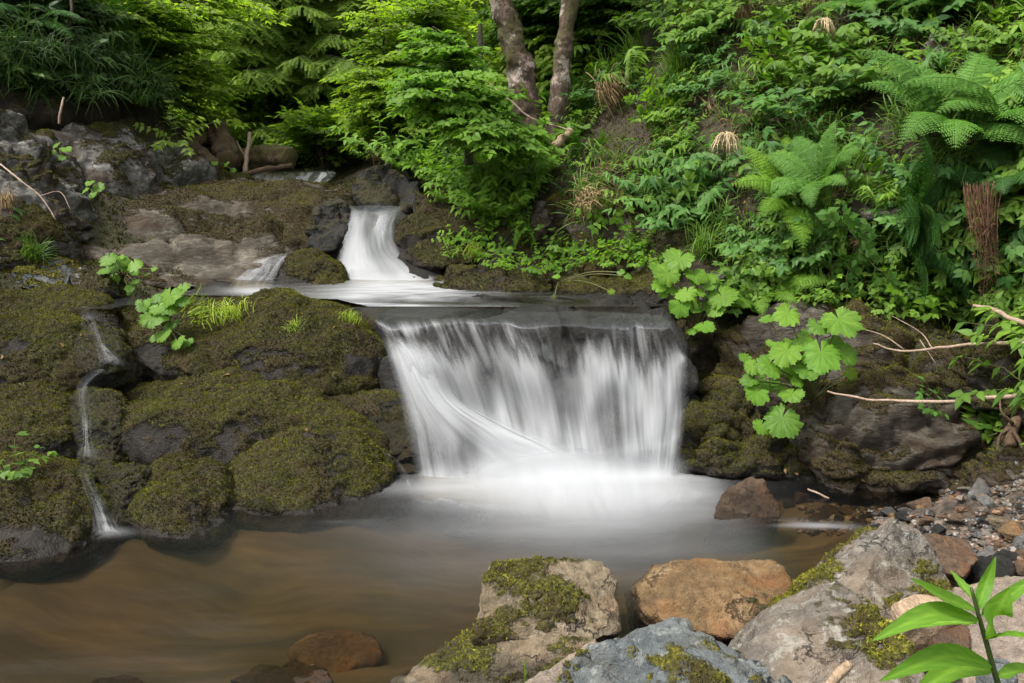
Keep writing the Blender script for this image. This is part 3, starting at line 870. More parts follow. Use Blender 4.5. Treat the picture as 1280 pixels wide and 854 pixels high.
fg('pink_stone', 'pinkish beige stone at the right picture edge behind the green seedling',
   [(1195, 790, 2.0), (1222, 735, 2.18), (1300, 722, 2.2), (1330, 780, 2.0), (1310, 880, 1.8), (1210, 880, 1.82)], 'pink', seed=70, back=.3, amp=.03, p=14)
fg('blue_pebble', 'small blue grey pebble behind the stem of the green seedling',
   [(1238, 840, 1.72), (1252, 822, 1.76), (1270, 826, 1.75), (1276, 848, 1.7), (1250, 862, 1.68)], 'blue', seed=71, back=.06, drop=.03, sub=5, p=8, amp=.02, crag=0)
fg('red_stone', 'dark reddish stone between the wood fragment and the green seedling',
   [(1165, 800, 1.98), (1180, 775, 2.06), (1210, 775, 2.06), (1215, 820, 1.94), (1180, 835, 1.9)], 'rust', seed=72, back=.12, sub=6)
fg('brown_stone', 'reddish brown stone leaning against the right side of the peaked wedge',
   [(1140, 675, 2.78), (1165, 668, 2.84), (1210, 676, 2.84), (1222, 700, 2.72), (1205, 722, 2.62), (1170, 715, 2.62)], 'rust', seed=73, back=.2, sub=6, wet_h=.05)
fg('wet_stone', 'shiny blue black wet stone lying in the shallow water behind the green seedling',
   [(1208, 705, 2.78), (1222, 694, 2.84), (1262, 694, 2.82), (1275, 708, 2.74), (1262, 722, 2.68), (1218, 720, 2.70)], 'dark', seed=74, back=.1, wet=.8, sub=6, p=10)

# stones of the gravel bank: individual stones, each with its own shape
GRAVEL = [  # px, py, size px, material
 (1060, 636, 17, 'orange'), (1035, 640, 22, 'rust'), (1080, 642, 15, 'dark'), (1092, 632, 13, 'rust'), (1110, 640, 15, 'greystone'), (1128, 652, 18, 'dark'),
 (1150, 636, 26, 'rust'), (1172, 633, 17, 'greystone'), (1185, 632, 15, 'pink'), (1195, 642, 18, 'rust'), (1176, 646, 17, 'dark'), (1206, 652, 18, 'dark'),
 (1186, 618, 15, 'orange'), (1197, 608, 13, 'greystone'), (1207, 612, 14, 'pale'), (1213, 600, 15, 'pink'), (1222, 594, 13, 'greystone'), (1228, 585, 12, 'greystone'),
 (1203, 622, 16, 'greystone'), (1183, 659, 20, 'rust'), (1208, 664, 16, 'rust'), (1160, 655, 18, 'rust'), (1115, 646, 15, 'orange'), (1100, 652, 14, 'dark'),
 (1245, 645, 26, 'tan'), (1272, 640, 32, 'orange'), (1230, 636, 14, 'greystone'), (1222, 670, 22, 'dark'), (1240, 676, 26, 'greystone'), (1262, 684, 26, 'dark'),
 (1285, 672, 24, 'greystone'), (1225, 652, 14, 'dark'), (1240, 660, 13, 'greystone'), (1214, 640, 13, 'greystone'), (1218, 628, 11, 'pale'), (1190, 626, 10, 'orange'),
 (1140, 662, 13, 'dark'), (1150, 648, 12, 'orange'), (1078, 650, 13, 'rust'), (1050, 646, 12, 'dark'), (1280, 700, 22, 'rust'), (1275, 655, 13, 'greystone'),
 (1200, 634, 10, 'pink'), (1210, 588, 10, 'greystone'), (1225, 606, 11, 'tan'), (1236, 596, 10, 'pale'), (1193, 600, 9, 'greystone'), (1180, 610, 10, 'pale'),
 (1165, 622, 12, 'greystone'), (1160, 642, 9, 'pale'), (1250, 662, 12, 'rust'), (1255, 694, 14, 'greystone'), (1195, 680, 13, 'rust'), (1176, 672, 12, 'dark'),
 (1020, 650, 18, 'rust'), (1000, 640, 20, 'rust'), (1140, 672, 18, 'greystone'), (1152, 662, 14, 'orange'), (1168, 664, 15, 'tan'), (1130, 640, 14, 'greystone'), (1122, 660, 15, 'orange'), (1158, 628, 13, 'tan'), (1186, 650, 13, 'orange'), (1180, 684, 15, 'greystone'), (1204, 676, 14, 'dark'), (1232, 690, 16, 'rust'), (1250, 714, 15, 'greystone'), (1270, 728, 18, 'rust'), (1290, 715, 16, 'dark'), (1045, 655, 16, 'orange'), (1070, 660, 14, 'rust'), (985, 632, 15, 'dark'), (1290, 640, 20, 'rust')]
GCOL = {'orange': 'orange', 'rust': 'reddish brown', 'dark': 'blackish wet', 'greystone': 'plain grey', 'pink': 'pinkish beige', 'pale': 'pale lichen grey', 'tan': 'sandy tan'}
_rg = np.random.default_rng(5)
def gravel():
    for i, (px, py, s, mk) in enumerate(GRAVEL):
        c = G(px, py, 0.0)
        gz = float(terrain(np.array([c[0]]), np.array([c[1]]))[0])
        for _ in range(3):
            c = G(px, py, gz + .02)
            gz = float(terrain(np.array([c[0]]), np.array([c[1]]))[0])
        r = s / FPX * c[1] * .80
        pts = _rg.normal(size=(11, 3))
        pts = pts / np.linalg.norm(pts, axis=1, keepdims=True) * np.array([1.05, .85, .62]) * r * _rg.uniform(.85, 1.2, (11, 1))
        a = _rg.uniform(0, 6.28)
        pts = pts @ np.array([[math.cos(a), math.sin(a), 0], [-math.sin(a), math.cos(a), 0], [0, 0, 1]])
        build_rock('gravel_stone', pts + np.array([c[0], c[1], gz + r * .28]), M[mk], '%s stone of the wet gravel bank at the foot of the right boulder' % GCOL[mk], 'stone',
                   'stones of the gravel bank', sub=5, p=12, amp=.05, crag=.2, seed=200 + i, wet_h=.09, wet=.5 if mk == 'dark' else .12, wet_base=-.02)
gravel()
def grit():
    """the finer gravel between the stones, too small to count"""
    rng = np.random.default_rng(9)
    d, t = ico(2)
    mb = MB()
    n = 0
    while n < 800:
        px, py = rng.uniform(1000, 1300), rng.uniform(575, 720)
        if py < 640 - (px - 1150) * .75 and px > 1150: continue
        if px < 1150 and (py < 628 or py > 668): continue
        c = G(px, py, .05)
        z = float(terrain(c[:1], c[1:2])[0])
        for _ in range(4):
            c = G(px, py, z)
            z = .5 * z + .5 * float(terrain(c[:1], c[1:2])[0])
        r = rng.uniform(.008, .022)
        v = d * r * np.array([1, .8, .6]) * (1 + .22 * rng.normal(size=(len(d), 1)))
        mb.add(v + np.array([c[0], c[1], z + r * .2]), t, None, rng.random())
        n += 1
    m, nt, out = nmat('fine_gravel')
    a = N(nt, 'ShaderNodeAttribute', attribute_name='rnd')
    c = ramp(nt, a.outputs['Fac'], [(.0, (.014, .012, .011)), (.4, (.05, .043, .036)), (.6, (.10, .055, .030)), (.85, (.11, .098, .082)), (1, (.18, .10, .05))]).outputs[0]
    b = N(nt, 'ShaderNodeBsdfPrincipled')
    L(nt, c, b.inputs['Base Color'])
    b.inputs['Roughness'].default_value = .45
    L(nt, b.outputs[0], out.inputs[0])
    tag(link('gravel', mb.mesh('gravel', False), m), kind='stuff')
grit()

lr('mossy_bank_face', 'steep golden green mossy face of the right bank, between hanging grass and drooping herb',
   [(690, 235, 6.35), (740, 205, 6.45), (800, 205, 6.25), (835, 260, 5.85), (845, 330, 5.4), (780, 345, 5.45), (715, 340, 5.75), (695, 290, 6.05)], 'slab', seed=81, moss=.62, moss_z=.1, moss_n=.7, p=9, back=.6, tuft=12000)
lr('bank_rock', 'grey rock face showing through under the big arching fern on the right bank',
   [(1040, 215, 5.0), (1075, 200, 5.05), (1120, 215, 4.9), (1130, 260, 4.65), (1090, 275, 4.65), (1045, 262, 4.8)], 'grey_moss', seed=82, moss=.2, p=14, back=.5)
lr('bank_rock', 'shaded grey rock showing in the gap at the upper right of the bank',
   [(1155, 45, 5.3), (1190, 30, 5.35), (1225, 40, 5.2), (1225, 75, 5.05), (1170, 80, 5.12)], 'grey_moss', seed=83, moss=.2, p=14, back=.5)

lr('wet_boulder', 'dark wet rock bed under the water of the small upper fall',
   [(430, 263, 6.86), (505, 263, 6.86), (525, 300, 6.6), (560, 352, 6.05), (545, 372, 5.88), (420, 374, 5.92), (415, 330, 6.28), (425, 290, 6.55)], 'dark', seed=84, moss=0, wet=.8, tuft=0, p=20, amp=.02, crag=.1, back=.5, drop=0, grow=1.0)
fg('red_stone', 'reddish smooth stone lying under the water near the bottom edge', [(345, 815, 2.72), (400, 780, 2.88), (465, 785, 2.86), (490, 820, 2.72), (420, 845, 2.60)], 'rust', seed=85, back=.15, p=7, sub=6)
def ground_moss():
    """short moss and dead stems on the open ground"""
    rng = np.random.default_rng(19)
    n = 90000
    px, py = rng.uniform(-3.9, 3.9, n), rng.uniform(3.4, 10.5, n)
    e = .01
    z0 = terrain(px, py)
    nx, ny = -(terrain(px + e, py) - z0) / e, -(terrain(px, py + e) - z0) / e
    nn = np.stack([nx, ny, np.ones(n)], -1)
    nn /= np.linalg.norm(nn, axis=1, keepdims=True)
    pos = np.stack([px, py, z0], -1)
    k = (fbm(pos, 3, 1.3, seed=5) > -.25) & (z0 > .12)
    k &= ~((py < 6.6) & (z0 < .74) & (np.abs(px + .1) < 1.0))
    pos, nn = pos[k], nn[k]
    n = len(pos)
    mb = MB()
    hue = np.clip(.40 + .5 * fbm(pos, 3, 2.5, seed=6), 0, 1) * .7
    for q in range(3):
        inst(mb, np.array([[-.30, -.1, 0], [.30, -.1, 0], [.08, 1, .15]]), [[0, 1, 2]], None, pos + rng.normal(0, .008, (n, 3)), frames(nn + rng.normal(0, .6, (n, 3)), rng.normal(size=(n, 3))), .017 * rng.uniform(.5, 1.5, n), hue + rng.uniform(0, .3, n))
    tag(link('ground_moss', mb.mesh('ground_moss'), TM), kind='stuff')
ground_moss()
# ------------------------------------------------------------------ water
def water_mat(name, tint, rough=.12, refl=1.0, bump=.0, foam_col=(.60, .61, .62)):
    """clear tinted water that mirrors by the angle it is seen at; white water where the mesh attribute foam says so"""
    m, nt, out = nmat(name)
    tc = N(nt, 'ShaderNodeTexCoord')
    tr = N(nt, 'ShaderNodeBsdfTransparent')
    tr.inputs['Color'].default_value = (*tint, 1)
    gl = N(nt, 'ShaderNodeBsdfGlossy')
    gl.inputs['Roughness'].default_value = rough
    gl.inputs['Color'].default_value = (.95, .97, 1, 1)
    mp = N(nt, 'ShaderNodeMapping')
    mp.inputs['Scale'].default_value = (1.0, 3.5, 1)
    mp.inputs['Rotation'].default_value = (0, 0, .15)
    L(nt, tc.outputs['Object'], mp.inputs['Vector'])
    nz = noise_node(nt, mp.outputs[0], 4.0, 3, .5)
    b = N(nt, 'ShaderNodeBump')
    b.inputs['Strength'].default_value = bump
    b.inputs['Distance'].default_value = .03
    L(nt, nz.outputs[0], b.inputs['Height'])
    L(nt, b.outputs[0], gl.inputs['Normal'])
    fr = N(nt, 'ShaderNodeFresnel')
    fr.inputs['IOR'].default_value = 1.33
    L(nt, b.outputs[0], fr.inputs['Normal'])
    m1 = N(nt, 'ShaderNodeMixShader')
    af = N(nt, 'ShaderNodeAttribute', attribute_name='film')
    L(nt, mth(nt, 'MULTIPLY', mth(nt, 'MULTIPLY', fr.outputs[0], refl, True), af.outputs['Fac']), m1.inputs[0])
    L(nt, mix(nt, af.outputs['Fac'], (1.0, 1.0, 1.0), (*tint, 1.0)), tr.inputs['Color'])
    L(nt, tr.outputs[0], m1.inputs[1])
    L(nt, gl.outputs[0], m1.inputs[2])
    df = N(nt, 'ShaderNodeBsdfDiffuse')
    df.inputs['Color'].default_value = (*foam_col, 1)
    tl = N(nt, 'ShaderNodeBsdfTranslucent')
    tl.inputs['Color'].default_value = (*foam_col, 1)
    wf = N(nt, 'ShaderNodeMixShader')
    wf.inputs[0].default_value = .5
    L(nt, df.outputs[0], wf.inputs[1])
    L(nt, tl.outputs[0], wf.inputs[2])
    a = N(nt, 'ShaderNodeAttribute', attribute_name='foam')
    m2 = N(nt, 'ShaderNodeMixShader')
    L(nt, mth(nt, 'MULTIPLY', a.outputs['Fac'], 1.0, True), m2.inputs[0])
    L(nt, m1.outputs[0], m2.inputs[1])
    L(nt, wf.outputs[0], m2.inputs[2])
    L(nt, m2.outputs[0], out.inputs[0])
    return m
WP = water_mat('pool_water', (.62, .55, .42), .22, .60, .08)
WS = water_mat('stream_water', (.70, .64, .52), .22, .62, .12)
WF = water_mat('falling_water', (.90, .90, .90), .38, .6, .0)

def gauss(x, y, cx, cy, sx, sy, rot=0.0):
    c, s = math.cos(rot), math.sin(rot)
    u = (x - cx) * c + (y - cy) * s
    w = -(x - cx) * s + (y - cy) * c
    return np.exp(-(u / sx) ** 2 - (w / sy) ** 2)

def water_sheet(name, xs, ys, zf, ff, mat, keep=None):
    X, Y = np.meshgrid(xs, ys)
    v = np.stack([X.ravel(), Y.ravel(), np.zeros(X.size)], -1)
    v[:, 2] = zf(v[:, 0], v[:, 1])
    px, py = project(v)
    foam = np.clip(ff(v, px, py), 0, 1)
    q = grid_quads(len(ys), len(xs))
    if keep is not None:
        q = q[keep(v)[q].all(axis=1)]
        us, inv = np.unique(q, return_inverse=True)
        v, foam, q = v[us], foam[us], inv.reshape(-1, 4)
    o = link(name, mesh_np(name, v, None, q, {'foam': foam, 'film': np.ones(len(v))}), mat)
    return tag(o, kind='structure')

# pool under the main fall. white water where the fall lands and drifts off
def pool_foam(v, px, py):
    x, y = v[:, 0], v[:, 1]
    q = np.stack([x * 1.6, y * 5, x * 0], -1)
    st = fbm(q, 4, 1.0, seed=3)
    f = 1.05 * gauss(x, y, .32, 3.98, .58, .22)
    f += .52 * gauss(x, y, .42, 3.74, .50, .24)
    f += .26 * gauss(x, y, .32, 3.42, .66, .34)
    f += .10 * gauss(x, y, .10, 3.1, .8, .4)
    f += .40 * gauss(x, y, -.24, 3.84, .34, .09)
    f *= 1 + .34 * st
    f *= 1 - .8 * sstep(.85, 1.05, x)
    # small drifts of foam
    f += .34 * gauss(x, y, -.72, 3.50, .14, .06, -.5) * np.clip(.4 + 1.9 * st, 0, 2)
    f += .40 * gauss(x, y, 1.16, 3.40, .24, .05, -.2) * np.clip(.5 + 1.8 * st, 0, 2)
    f += .40 * gauss(x, y, -1.60, 3.30, .10, .045)
    return f * .95
water_sheet('pool_water', np.linspace(-7.5, 2.6, 560), np.concatenate([np.linspace(-.4, 2.0, 30)[:-1], np.linspace(2.0, 4.45, 300)]),
            lambda x, y: .012 * gauss(x, y, .3, 3.95, .7, .3) + .003 * perlin(np.stack([x * 2, y * 5, x * 0], -1)), pool_foam, WP)

# upper pool between the falls, with the low step of smooth water before the lip
def up_z(x, y):
    return .716 + .030 * sstep(4.96, 5.16, y) * (1 - sstep(.25, .55, x)) + .03 * sstep(5.5, 6.1, y) + .008 * gauss(x, y, -.2, 5.15, .3, .12)
def up_foam(v, px, py):
    x, y = v[:, 0], v[:, 1]
    st = fbm(np.stack([x * 4, y * 14, x * 0], -1), 4, 1, seed=6)
    line = np.exp(-((py - np.interp(px, [380, 470, 560, 640, 720, 770], [378, 381.5, 384, 385, 388, 391])) / 2.0) ** 2) * np.interp(px, [390, 430, 640, 700, 770], [.5, .9, .8, .7, 0])
    f = line * np.clip(.75 + .6 * st, 0, 1)
    f += .85 * gauss(px, py, 478, 359, 66, 9) * (1 + .3 * st) + .6 * gauss(px, py, 540, 361, 52, 8) * (1 + .8 * st) + .42 * gauss(px, py, 430, 371, 50, 7) + .8 * gauss(px, py, 320, 364, 34, 5)
    f += .35 * gauss(px, py, 500, 372, 90, 7) * (1 + st)
    f += .12 * np.clip(st, 0, 1)
    return f
water_sheet('upper_water', np.linspace(-2.35, 1.25, 360), np.linspace(4.83, 6.3, 200), up_z, up_foam, WS, lambda v: (v[:, 1] > np.interp(v[:, 0], [-2.3, -1.6, -1.0, -.86, -.78], [5.2, 5.12, 5.06, 4.95, 4.80])) & (v[:, 0] > -2.0))
water_sheet('side_water', np.linspace(-2.75, -1.5, 80), np.linspace(4.7, 5.5, 50), lambda x, y: .70 + 0 * x, lambda v, px, py: 0 * px, WS, lambda v: v[:, 1] > np.where(np.abs(v[:, 0] + 2.32) < .12, 4.86, 5.04))

# falls: ctrl rows run down the flow, columns across it
def fall(name, label, ctrl, nu, nv, ff, seed=0, relief=.012, freq=26, mat=None, grp=None, film=1.0, tail=.88, warp=0.0):
    c = np.array([[G(q[0], q[1], q[2]) if q[3] == 'z' else P(q[0], q[1], q[2]) for q in row] for row in ctrl])
    a = spline(c, nv)                                   # along
    b = spline(np.swapaxes(a, 0, 1), nu)                # across
    v = np.swapaxes(b, 0, 1).reshape(-1, 3)
    V, U = [q.ravel() for q in np.meshgrid(np.linspace(0, 1, nv), np.linspace(0, 1, nu), indexing='ij')]
    px, py = project(v)
    t = np.arange(nu * nv).reshape(nv, nu)
    q = grid_quads(nv, nu)
    n, _ = vnormals(v, np.concatenate([q[:, :3], q[:, [0, 2, 3]]]))
    if n[:, 1].mean() > 0: n = -n
    rel = fbm(np.stack([U * freq, V * 2.2, U * 0], -1), 3, 1, seed=seed)
    v = v + n * (relief * rel * sstep(.12, .3, V))[:, None]
    if warp:
        w1 = fbm(np.stack([U * 6, V * .8, U * 0], -1), 3, 1, seed=seed + 7)
        w2 = fbm(np.stack([U * 9, V * 3.2, U * 0], -1), 2, 1, seed=seed + 8)
        v[:, 1] += warp * 1.6 * w1 * gauss(V, 0, .30, 0, .16, 1)
        v[:, 2] += warp * .45 * w1 * gauss(V, 0, .26, 0, .12, 1)
        v += n * (warp * .8 * w2 * gauss(V, 0, .58, 0, .2, 1))[:, None]
    foam = np.clip(ff(U, V, px, py), 0, 1)
    rag = np.clip(.065 + .06 * fbm(np.stack([V * 6, sstep(.4, .6, U) * 5, U * 0 + seed], -1), 3, 1), .02, .2)
    ed = sstep(0, 1, U / rag) * sstep(0, 1, (1 - U) / rag)
    fl_ = film if np.ndim(film) == 0 else np.interp(V, film[0], film[1])
    o = link(name, mesh_np(name, v, None, q, {'foam': foam * ed, 'film': fl_ * ed * (1 - sstep(tail - .06, tail, V))}), mat or WF)
    return tag(o, label, 'waterfall', grp)

def streaks(U, V, f, seed, stretch=1.6):
    w = U + .012 * fbm(np.stack([U * 6, V * 3, U * 0], -1), 2, 1, seed=seed)
    return fbm(np.stack([w * f, V * stretch, U * 0], -1), 4, 1, gain=.6, seed=seed)

def z(px, py, h): return (px, py, h, 'z')
def y(px, py, d): return (px, py, d, 'y')
MAIN = [
 [z(425, 384, .716), z(510, 384, .716), z(600, 386, .716), z(690, 388, .716), z(780, 391, .716), z(836, 395, .716)],
 [z(452, 398, .700), z(522, 404, .692), z(603, 399, .70), z(690, 406, .690), z(780, 402, .696), z(846, 408, .687)],
 [y(470, 417, 4.27), y(533, 427, 4.23), y(608, 415, 4.26), y(696, 431, 4.22), y(780, 420, 4.23), y(854, 423, 4.20)],
 [y(486, 450, 4.18), y(549, 460, 4.14), y(624, 458, 4.15), y(703, 463, 4.14), y(785, 460, 4.12), y(862, 452, 4.15)],
 [y(500, 510, 4.12), y(570, 515, 4.09), y(642, 516, 4.10), y(714, 518, 4.09), y(788, 512, 4.07), y(862, 500, 4.10)],
 [y(510, 562, 4.06), y(585, 564, 4.02), y(655, 566, 4.03), y(722, 566, 4.02), y(792, 562, 4.00), y(856, 552, 4.05)],
 [y(518, 606, 3.98), y(592, 608, 3.94), y(662, 606, 3.95), y(728, 606, 3.94), y(795, 604, 3.93), y(850, 600, 3.96)],
 [z(505, 628, .020), z(592, 640, .020), z(668, 650, .020), z(735, 655, .020), z(805, 650, .020), z(870, 632, .020)]]
def main_foam(U, V, px, py):
    s1 = streaks(U, V, 36, 1, 1.3)
    s2 = streaks(U, V, 15, 2, 1.1)
    s3 = streaks(U, V, 7, 4, .7)
    start = np.interp(px, [470, 510, 545, 580, 610, 640, 665, 690, 712, 735, 770, 800, 820, 850], [412, 428, 434, 440, 432, 424, 430, 462, 470, 436, 434, 446, 438, 424])
    start = start + 22 * s2 + 16 * s1
    on = sstep(-8, 30, py - start)
    s4 = fbm(np.stack([U * 9, V * 4.5, U * 0], -1), 3, 1, seed=77)
    d = .66 + .11 * s1 + .18 * s2 + .16 * s3 + .22 * s4 * sstep(430, 470, py)
    d += .26 * sstep(480, 590, py)
    d -= .62 * gauss(px, py, 768, 540, 24, 62)
    d += .22 * np.exp(-((np.hypot((px - 768) / 40, (py - 550) / 84) - 1) / .20) ** 2) * (py < 560)
    d -= .55 * gauss(px, py, 605, 466, 26, 38) * (.8 + .6 * s2)
    d -= .30 * gauss(px, py, 690, 470, 14, 30)
    d -= .80 * gauss(px, py, 584, 566, 26, 50)
    d -= .50 * gauss(px, py, 530, 560, 24, 42) * np.clip(.8 - s1, 0, 1.6)
    d -= .34 * gauss(px, py, 704, 505, 9, 45)
    d += .30 * gauss(px, py, 505, 445, 30, 40)
    f = on * np.clip(d, 0.04, .93)
    lip = .30 * np.clip(s1 + .8 * s2 - .05, 0, 1) * sstep(398, 416, py) * (1 - on)
    lip += .55 * np.clip(s1 + .6 * s2 + .1, 0, 1) * gauss(px, py, 530, 411, 62, 8)
    f = np.maximum(f, np.clip(lip, 0, .8))
    fade = 1 - sstep(.90, 1.0, V)
    return np.where(V > .80, np.maximum(f, .88 * sstep(.80, .88, V)), f) * fade
main_fall = fall('waterfall', 'broad silky white waterfall dropping over the dark ledge into the brown pool', MAIN, 420, 330, main_foam, 1, relief=.007, warp=.045, film=([0, .22, .30, 1], [.16, .16, .26, .32]))

SLIDE = [
 [y(472, 417, 4.25), y(498, 420, 4.23), y(525, 423, 4.22), y(556, 426, 4.21)],
 [y(486, 462, 4.16), y(512, 462, 4.14), y(540, 462, 4.13), y(578, 466, 4.14)],
 [y(500, 515, 4.10), y(534, 508, 4.07), y(570, 504, 4.06), y(616, 508, 4.07)],
 [y(508, 562, 4.03), y(566, 550, 4.01), y(622, 536, 4.00), y(690, 546, 4.00)],
 [y(522, 598, 3.98), y(598, 588, 3.97), y(684, 570, 3.95), y(758, 580, 3.95)],
 [y(540, 620, 3.91), y(620, 614, 3.90), y(724, 604, 3.89), y(800, 604, 3.89)],
 [z(545, 642, .03), z(630, 645, .03), z(742, 642, .03), z(825, 632, .03)]]
def slide_foam(U, V, px, py):
    s1 = streaks(U, V, 8, 21, .7)
    s2 = streaks(U, V, 4, 22, .6)
    rg_ = .22 * fbm(np.stack([V * 3.5, U * 0, U * 0], -1), 3, 1, seed=24)
    env = sstep(0, .30, U) * sstep(0, .55, 1 - U + rg_)
    band = .30 + .68 * np.exp(-((U - .50 - .14 * V) / (.26 + .10 * V)) ** 2) + .40 * (1 - sstep(.15, .42, V))
    d = (.94 * band + .13 * s1 + .17 * s2) * env * sstep(0.0, .10, V) * (1 - sstep(.84, 1, V))
    d -= .5 * gauss(px, py, 584, 570, 26, 44)
    return np.clip(d, 0, .93)
fl = fall('waterfall_stream', 'thick white slanting stream sliding across the left half of the main fall', SLIDE, 160, 220, slide_foam, 21, relief=.003, freq=5, film=0, warp=.02)

SPRAY = [
 [y(520, 545, 3.97), y(600, 535, 3.95), y(680, 535, 3.94), y(760, 538, 3.93), y(850, 545, 3.96)],
 [y(510, 596, 3.90), y(600, 592, 3.86), y(690, 590, 3.84), y(775, 590, 3.84), y(868, 590, 3.88)],
 [z(500, 622, .045), z(600, 632, .06), z(700, 640, .065), z(790, 640, .06), z(885, 622, .045)],
 [z(485, 650, .02), z(595, 672, .025), z(710, 690, .03), z(815, 690, .03), z(925, 652, .02)]]
def spray_foam(U, V, px, py):
    s = streaks(U, V, 9, 31, .9)
    e = np.exp(-((U - .58) / .36) ** 2)
    return e * (.86 + .10 * s) * sstep(0, .40, V) * (1 - sstep(.48, 1, V)) ** 1.2
tag(fall('foam', None, SPRAY, 200, 120, spray_foam, 31, relief=.006, freq=6, film=0), 'soft white cloud of spray where the main fall meets the pool', 'foam', kind='stuff')

UP = [
 [y(434, 257.5, 6.72), y(452, 257.5, 6.72), y(470, 257.5, 6.72), y(490, 257.5, 6.72), y(503, 258, 6.72)],
 [y(437, 264, 6.62), y(452, 264, 6.60), y(470, 265, 6.62), y(489, 264, 6.62), y(502, 264, 6.64)],
 [y(432, 285, 6.46), y(450, 285, 6.42), y(466, 290, 6.46), y(482, 286, 6.45), y(495, 284, 6.5)],
 [y(422, 312, 6.28), y(445, 312, 6.22), y(468, 314, 6.22), y(486, 314, 6.26), y(502, 314, 6.32)],
 [y(418, 332, 6.15), y(445, 334, 6.06), y(478, 334, 6.05), y(508, 334, 6.08), y(528, 336, 6.12)],
 [y(420, 350, 6.02), y(450, 352, 5.95), y(490, 352, 5.92), y(525, 350, 5.94), y(556, 348, 5.96)],
 [y(420, 362, 5.90), y(455, 366, 5.80), y(495, 366, 5.76), y(530, 362, 5.80), y(556, 354, 5.90)]]
def up_f(U, V, px, py):
    s2 = streaks(U, V, 9, 42, .9)
    s3 = fbm(np.stack([U * 4, V * 3, U * 0], -1), 3, 1, seed=45)
    lane = lambda cs, ws: np.exp(-((px - np.interp(py, [258, 290, 318, 340, 366], cs)) / np.interp(py, [258, 290, 318, 340, 366], ws)) ** 2)
    d = .80 * lane([455, 452, 448, 452, 470], [17, 21, 27, 36, 66])
    d += .50 * lane([495, 487, 489, 510, 535], [6, 8, 13, 22, 40])
    d += .30 * sstep(318, 350, py) * np.exp(-((px - 485) / 62) ** 2)
    d *= .74 + .16 * s2 + .22 * s3 + .28 * sstep(285, 335, py)
    e = sstep(0, .2, U) * sstep(0, .22, 1 - U + .12 * s3)
    return sstep(259, 278, py + 4 * s2) * e * np.clip(d, 0, .92) * (1 - .95 * sstep(.86, 1, V))
fall('waterfall', 'small white upper fall spreading down between the wet boulders into the upper pool', UP, 170, 190, up_f, 41, relief=.004, freq=6, film=.2)

LEFT = [
 [y(345, 318, 6.28), y(362, 316, 6.28), y(376, 315, 6.28)],
 [y(318, 326, 6.18), y(338, 325, 6.16), y(358, 324, 6.16)],
 [y(304, 340, 6.05), y(326, 342, 6.02), y(347, 342, 6.02)],
 [y(288, 352, 5.95), y(312, 354, 5.9), y(342, 356, 5.9)],
 [y(282, 364, 5.85), y(312, 368, 5.78), y(342, 368, 5.78)]]
def left_f(U, V, px, py):
    s1 = streaks(U, V, 16, 51, 1.2)
    s2 = streaks(U, V, 6, 52, 1.2)
    d = .16 + .20 * s1 + .34 * s2 + .62 * sstep(344, 362, py + 4 * s1)
    return .8 * np.clip(d, .03, .92) * sstep(0, .18, V) * (1 - .9 * sstep(.92, 1, V)) * sstep(0, .25, U) * sstep(0, .25, 1 - U)
fall('waterfall', 'thin white side cascade left of the round mossy lump in the upper pool', LEFT, 110, 120, left_f, 51, relief=.006, freq=7, film=.2)

TOP = [
 [y(312, 215, 9.7), y(345, 216, 9.7), y(385, 214, 9.7), y(420, 213, 9.7)],
 [y(312, 220, 9.5), y(345, 220, 9.5), y(385, 219, 9.5), y(420, 219, 9.5)],
 [y(308, 228, 9.25), y(342, 230, 9.2), y(378, 228, 9.2), y(412, 226, 9.25)],
 [y(310, 233, 9.05), y(342, 236, 8.95), y(372, 236, 8.95), y(405, 234, 9.0)]]
def top_f(U, V, px, py):
    s1 = streaks(U, V, 14, 61, 1.2)
    d = .30 + .8 * s1 + .5 * gauss(px, py, 340, 226, 22, 8)
    return np.clip(d, .02, .9) * sstep(.05, .2, V)
fall('waterfall', 'little far waterfall high up the brook beside the dark log pile', TOP, 90, 60, top_f, 61, relief=.02, freq=8, film=.2)

def trickle(label, path, seed, amt=.8, hot=None):
    """path: (px, py, Y, half width px)"""
    rows = [[y(px - w, py, Y), y(px, py - .3 * w, Y - .02), y(px + w, py, Y)] for px, py, Y, w in path]
    def f(U, V, px, py):
        s = streaks(U, V, 7, seed, 1.2)
        e = np.sin(np.pi * U) ** 2.4
        s3 = fbm(np.stack([U * 1.5, V * 6, U * 0], -1), 3, 1, seed=seed)
        hk = 1.0 if hot is None else .12 + 1.25 * np.exp(-((py - hot[0]) / hot[1]) ** 2)
        return np.clip((.08 + .45 * s + .30 * s3 + .36 * sstep(.3, 1, V) ** 2) * e * amt * .66 * hk, 0, .55) * sstep(0, .2, V) * (1 - sstep(.9, 1, V))
    fall('trickle', label, rows, 40, 90, f, seed, relief=.004, freq=4, film=.06)
trickle('narrow trickle falling beside the grassy hump, the uppermost of three on the left', [(108, 386, 4.95, 14), (112, 396, 4.80, 11), (117, 406, 4.68, 8), (122, 419, 4.57, 7), (128, 433, 4.46, 9), (136, 445, 4.37, 14), (142, 456, 4.31, 20), (136, 464, 4.27, 26)], 71, .8, (436, 17))
trickle('thin vertical trickle past the left edge boulder, the middle one of three on the left', [(128, 468, 4.28, 22), (112, 480, 4.20, 16), (105, 492, 4.13, 11), (105, 507, 4.03, 9), (108, 520, 3.92, 9), (109, 537, 3.84, 8), (110, 555, 3.78, 9), (112, 572, 3.72, 18), (112, 580, 3.68, 24)], 72, .75, (545, 26))
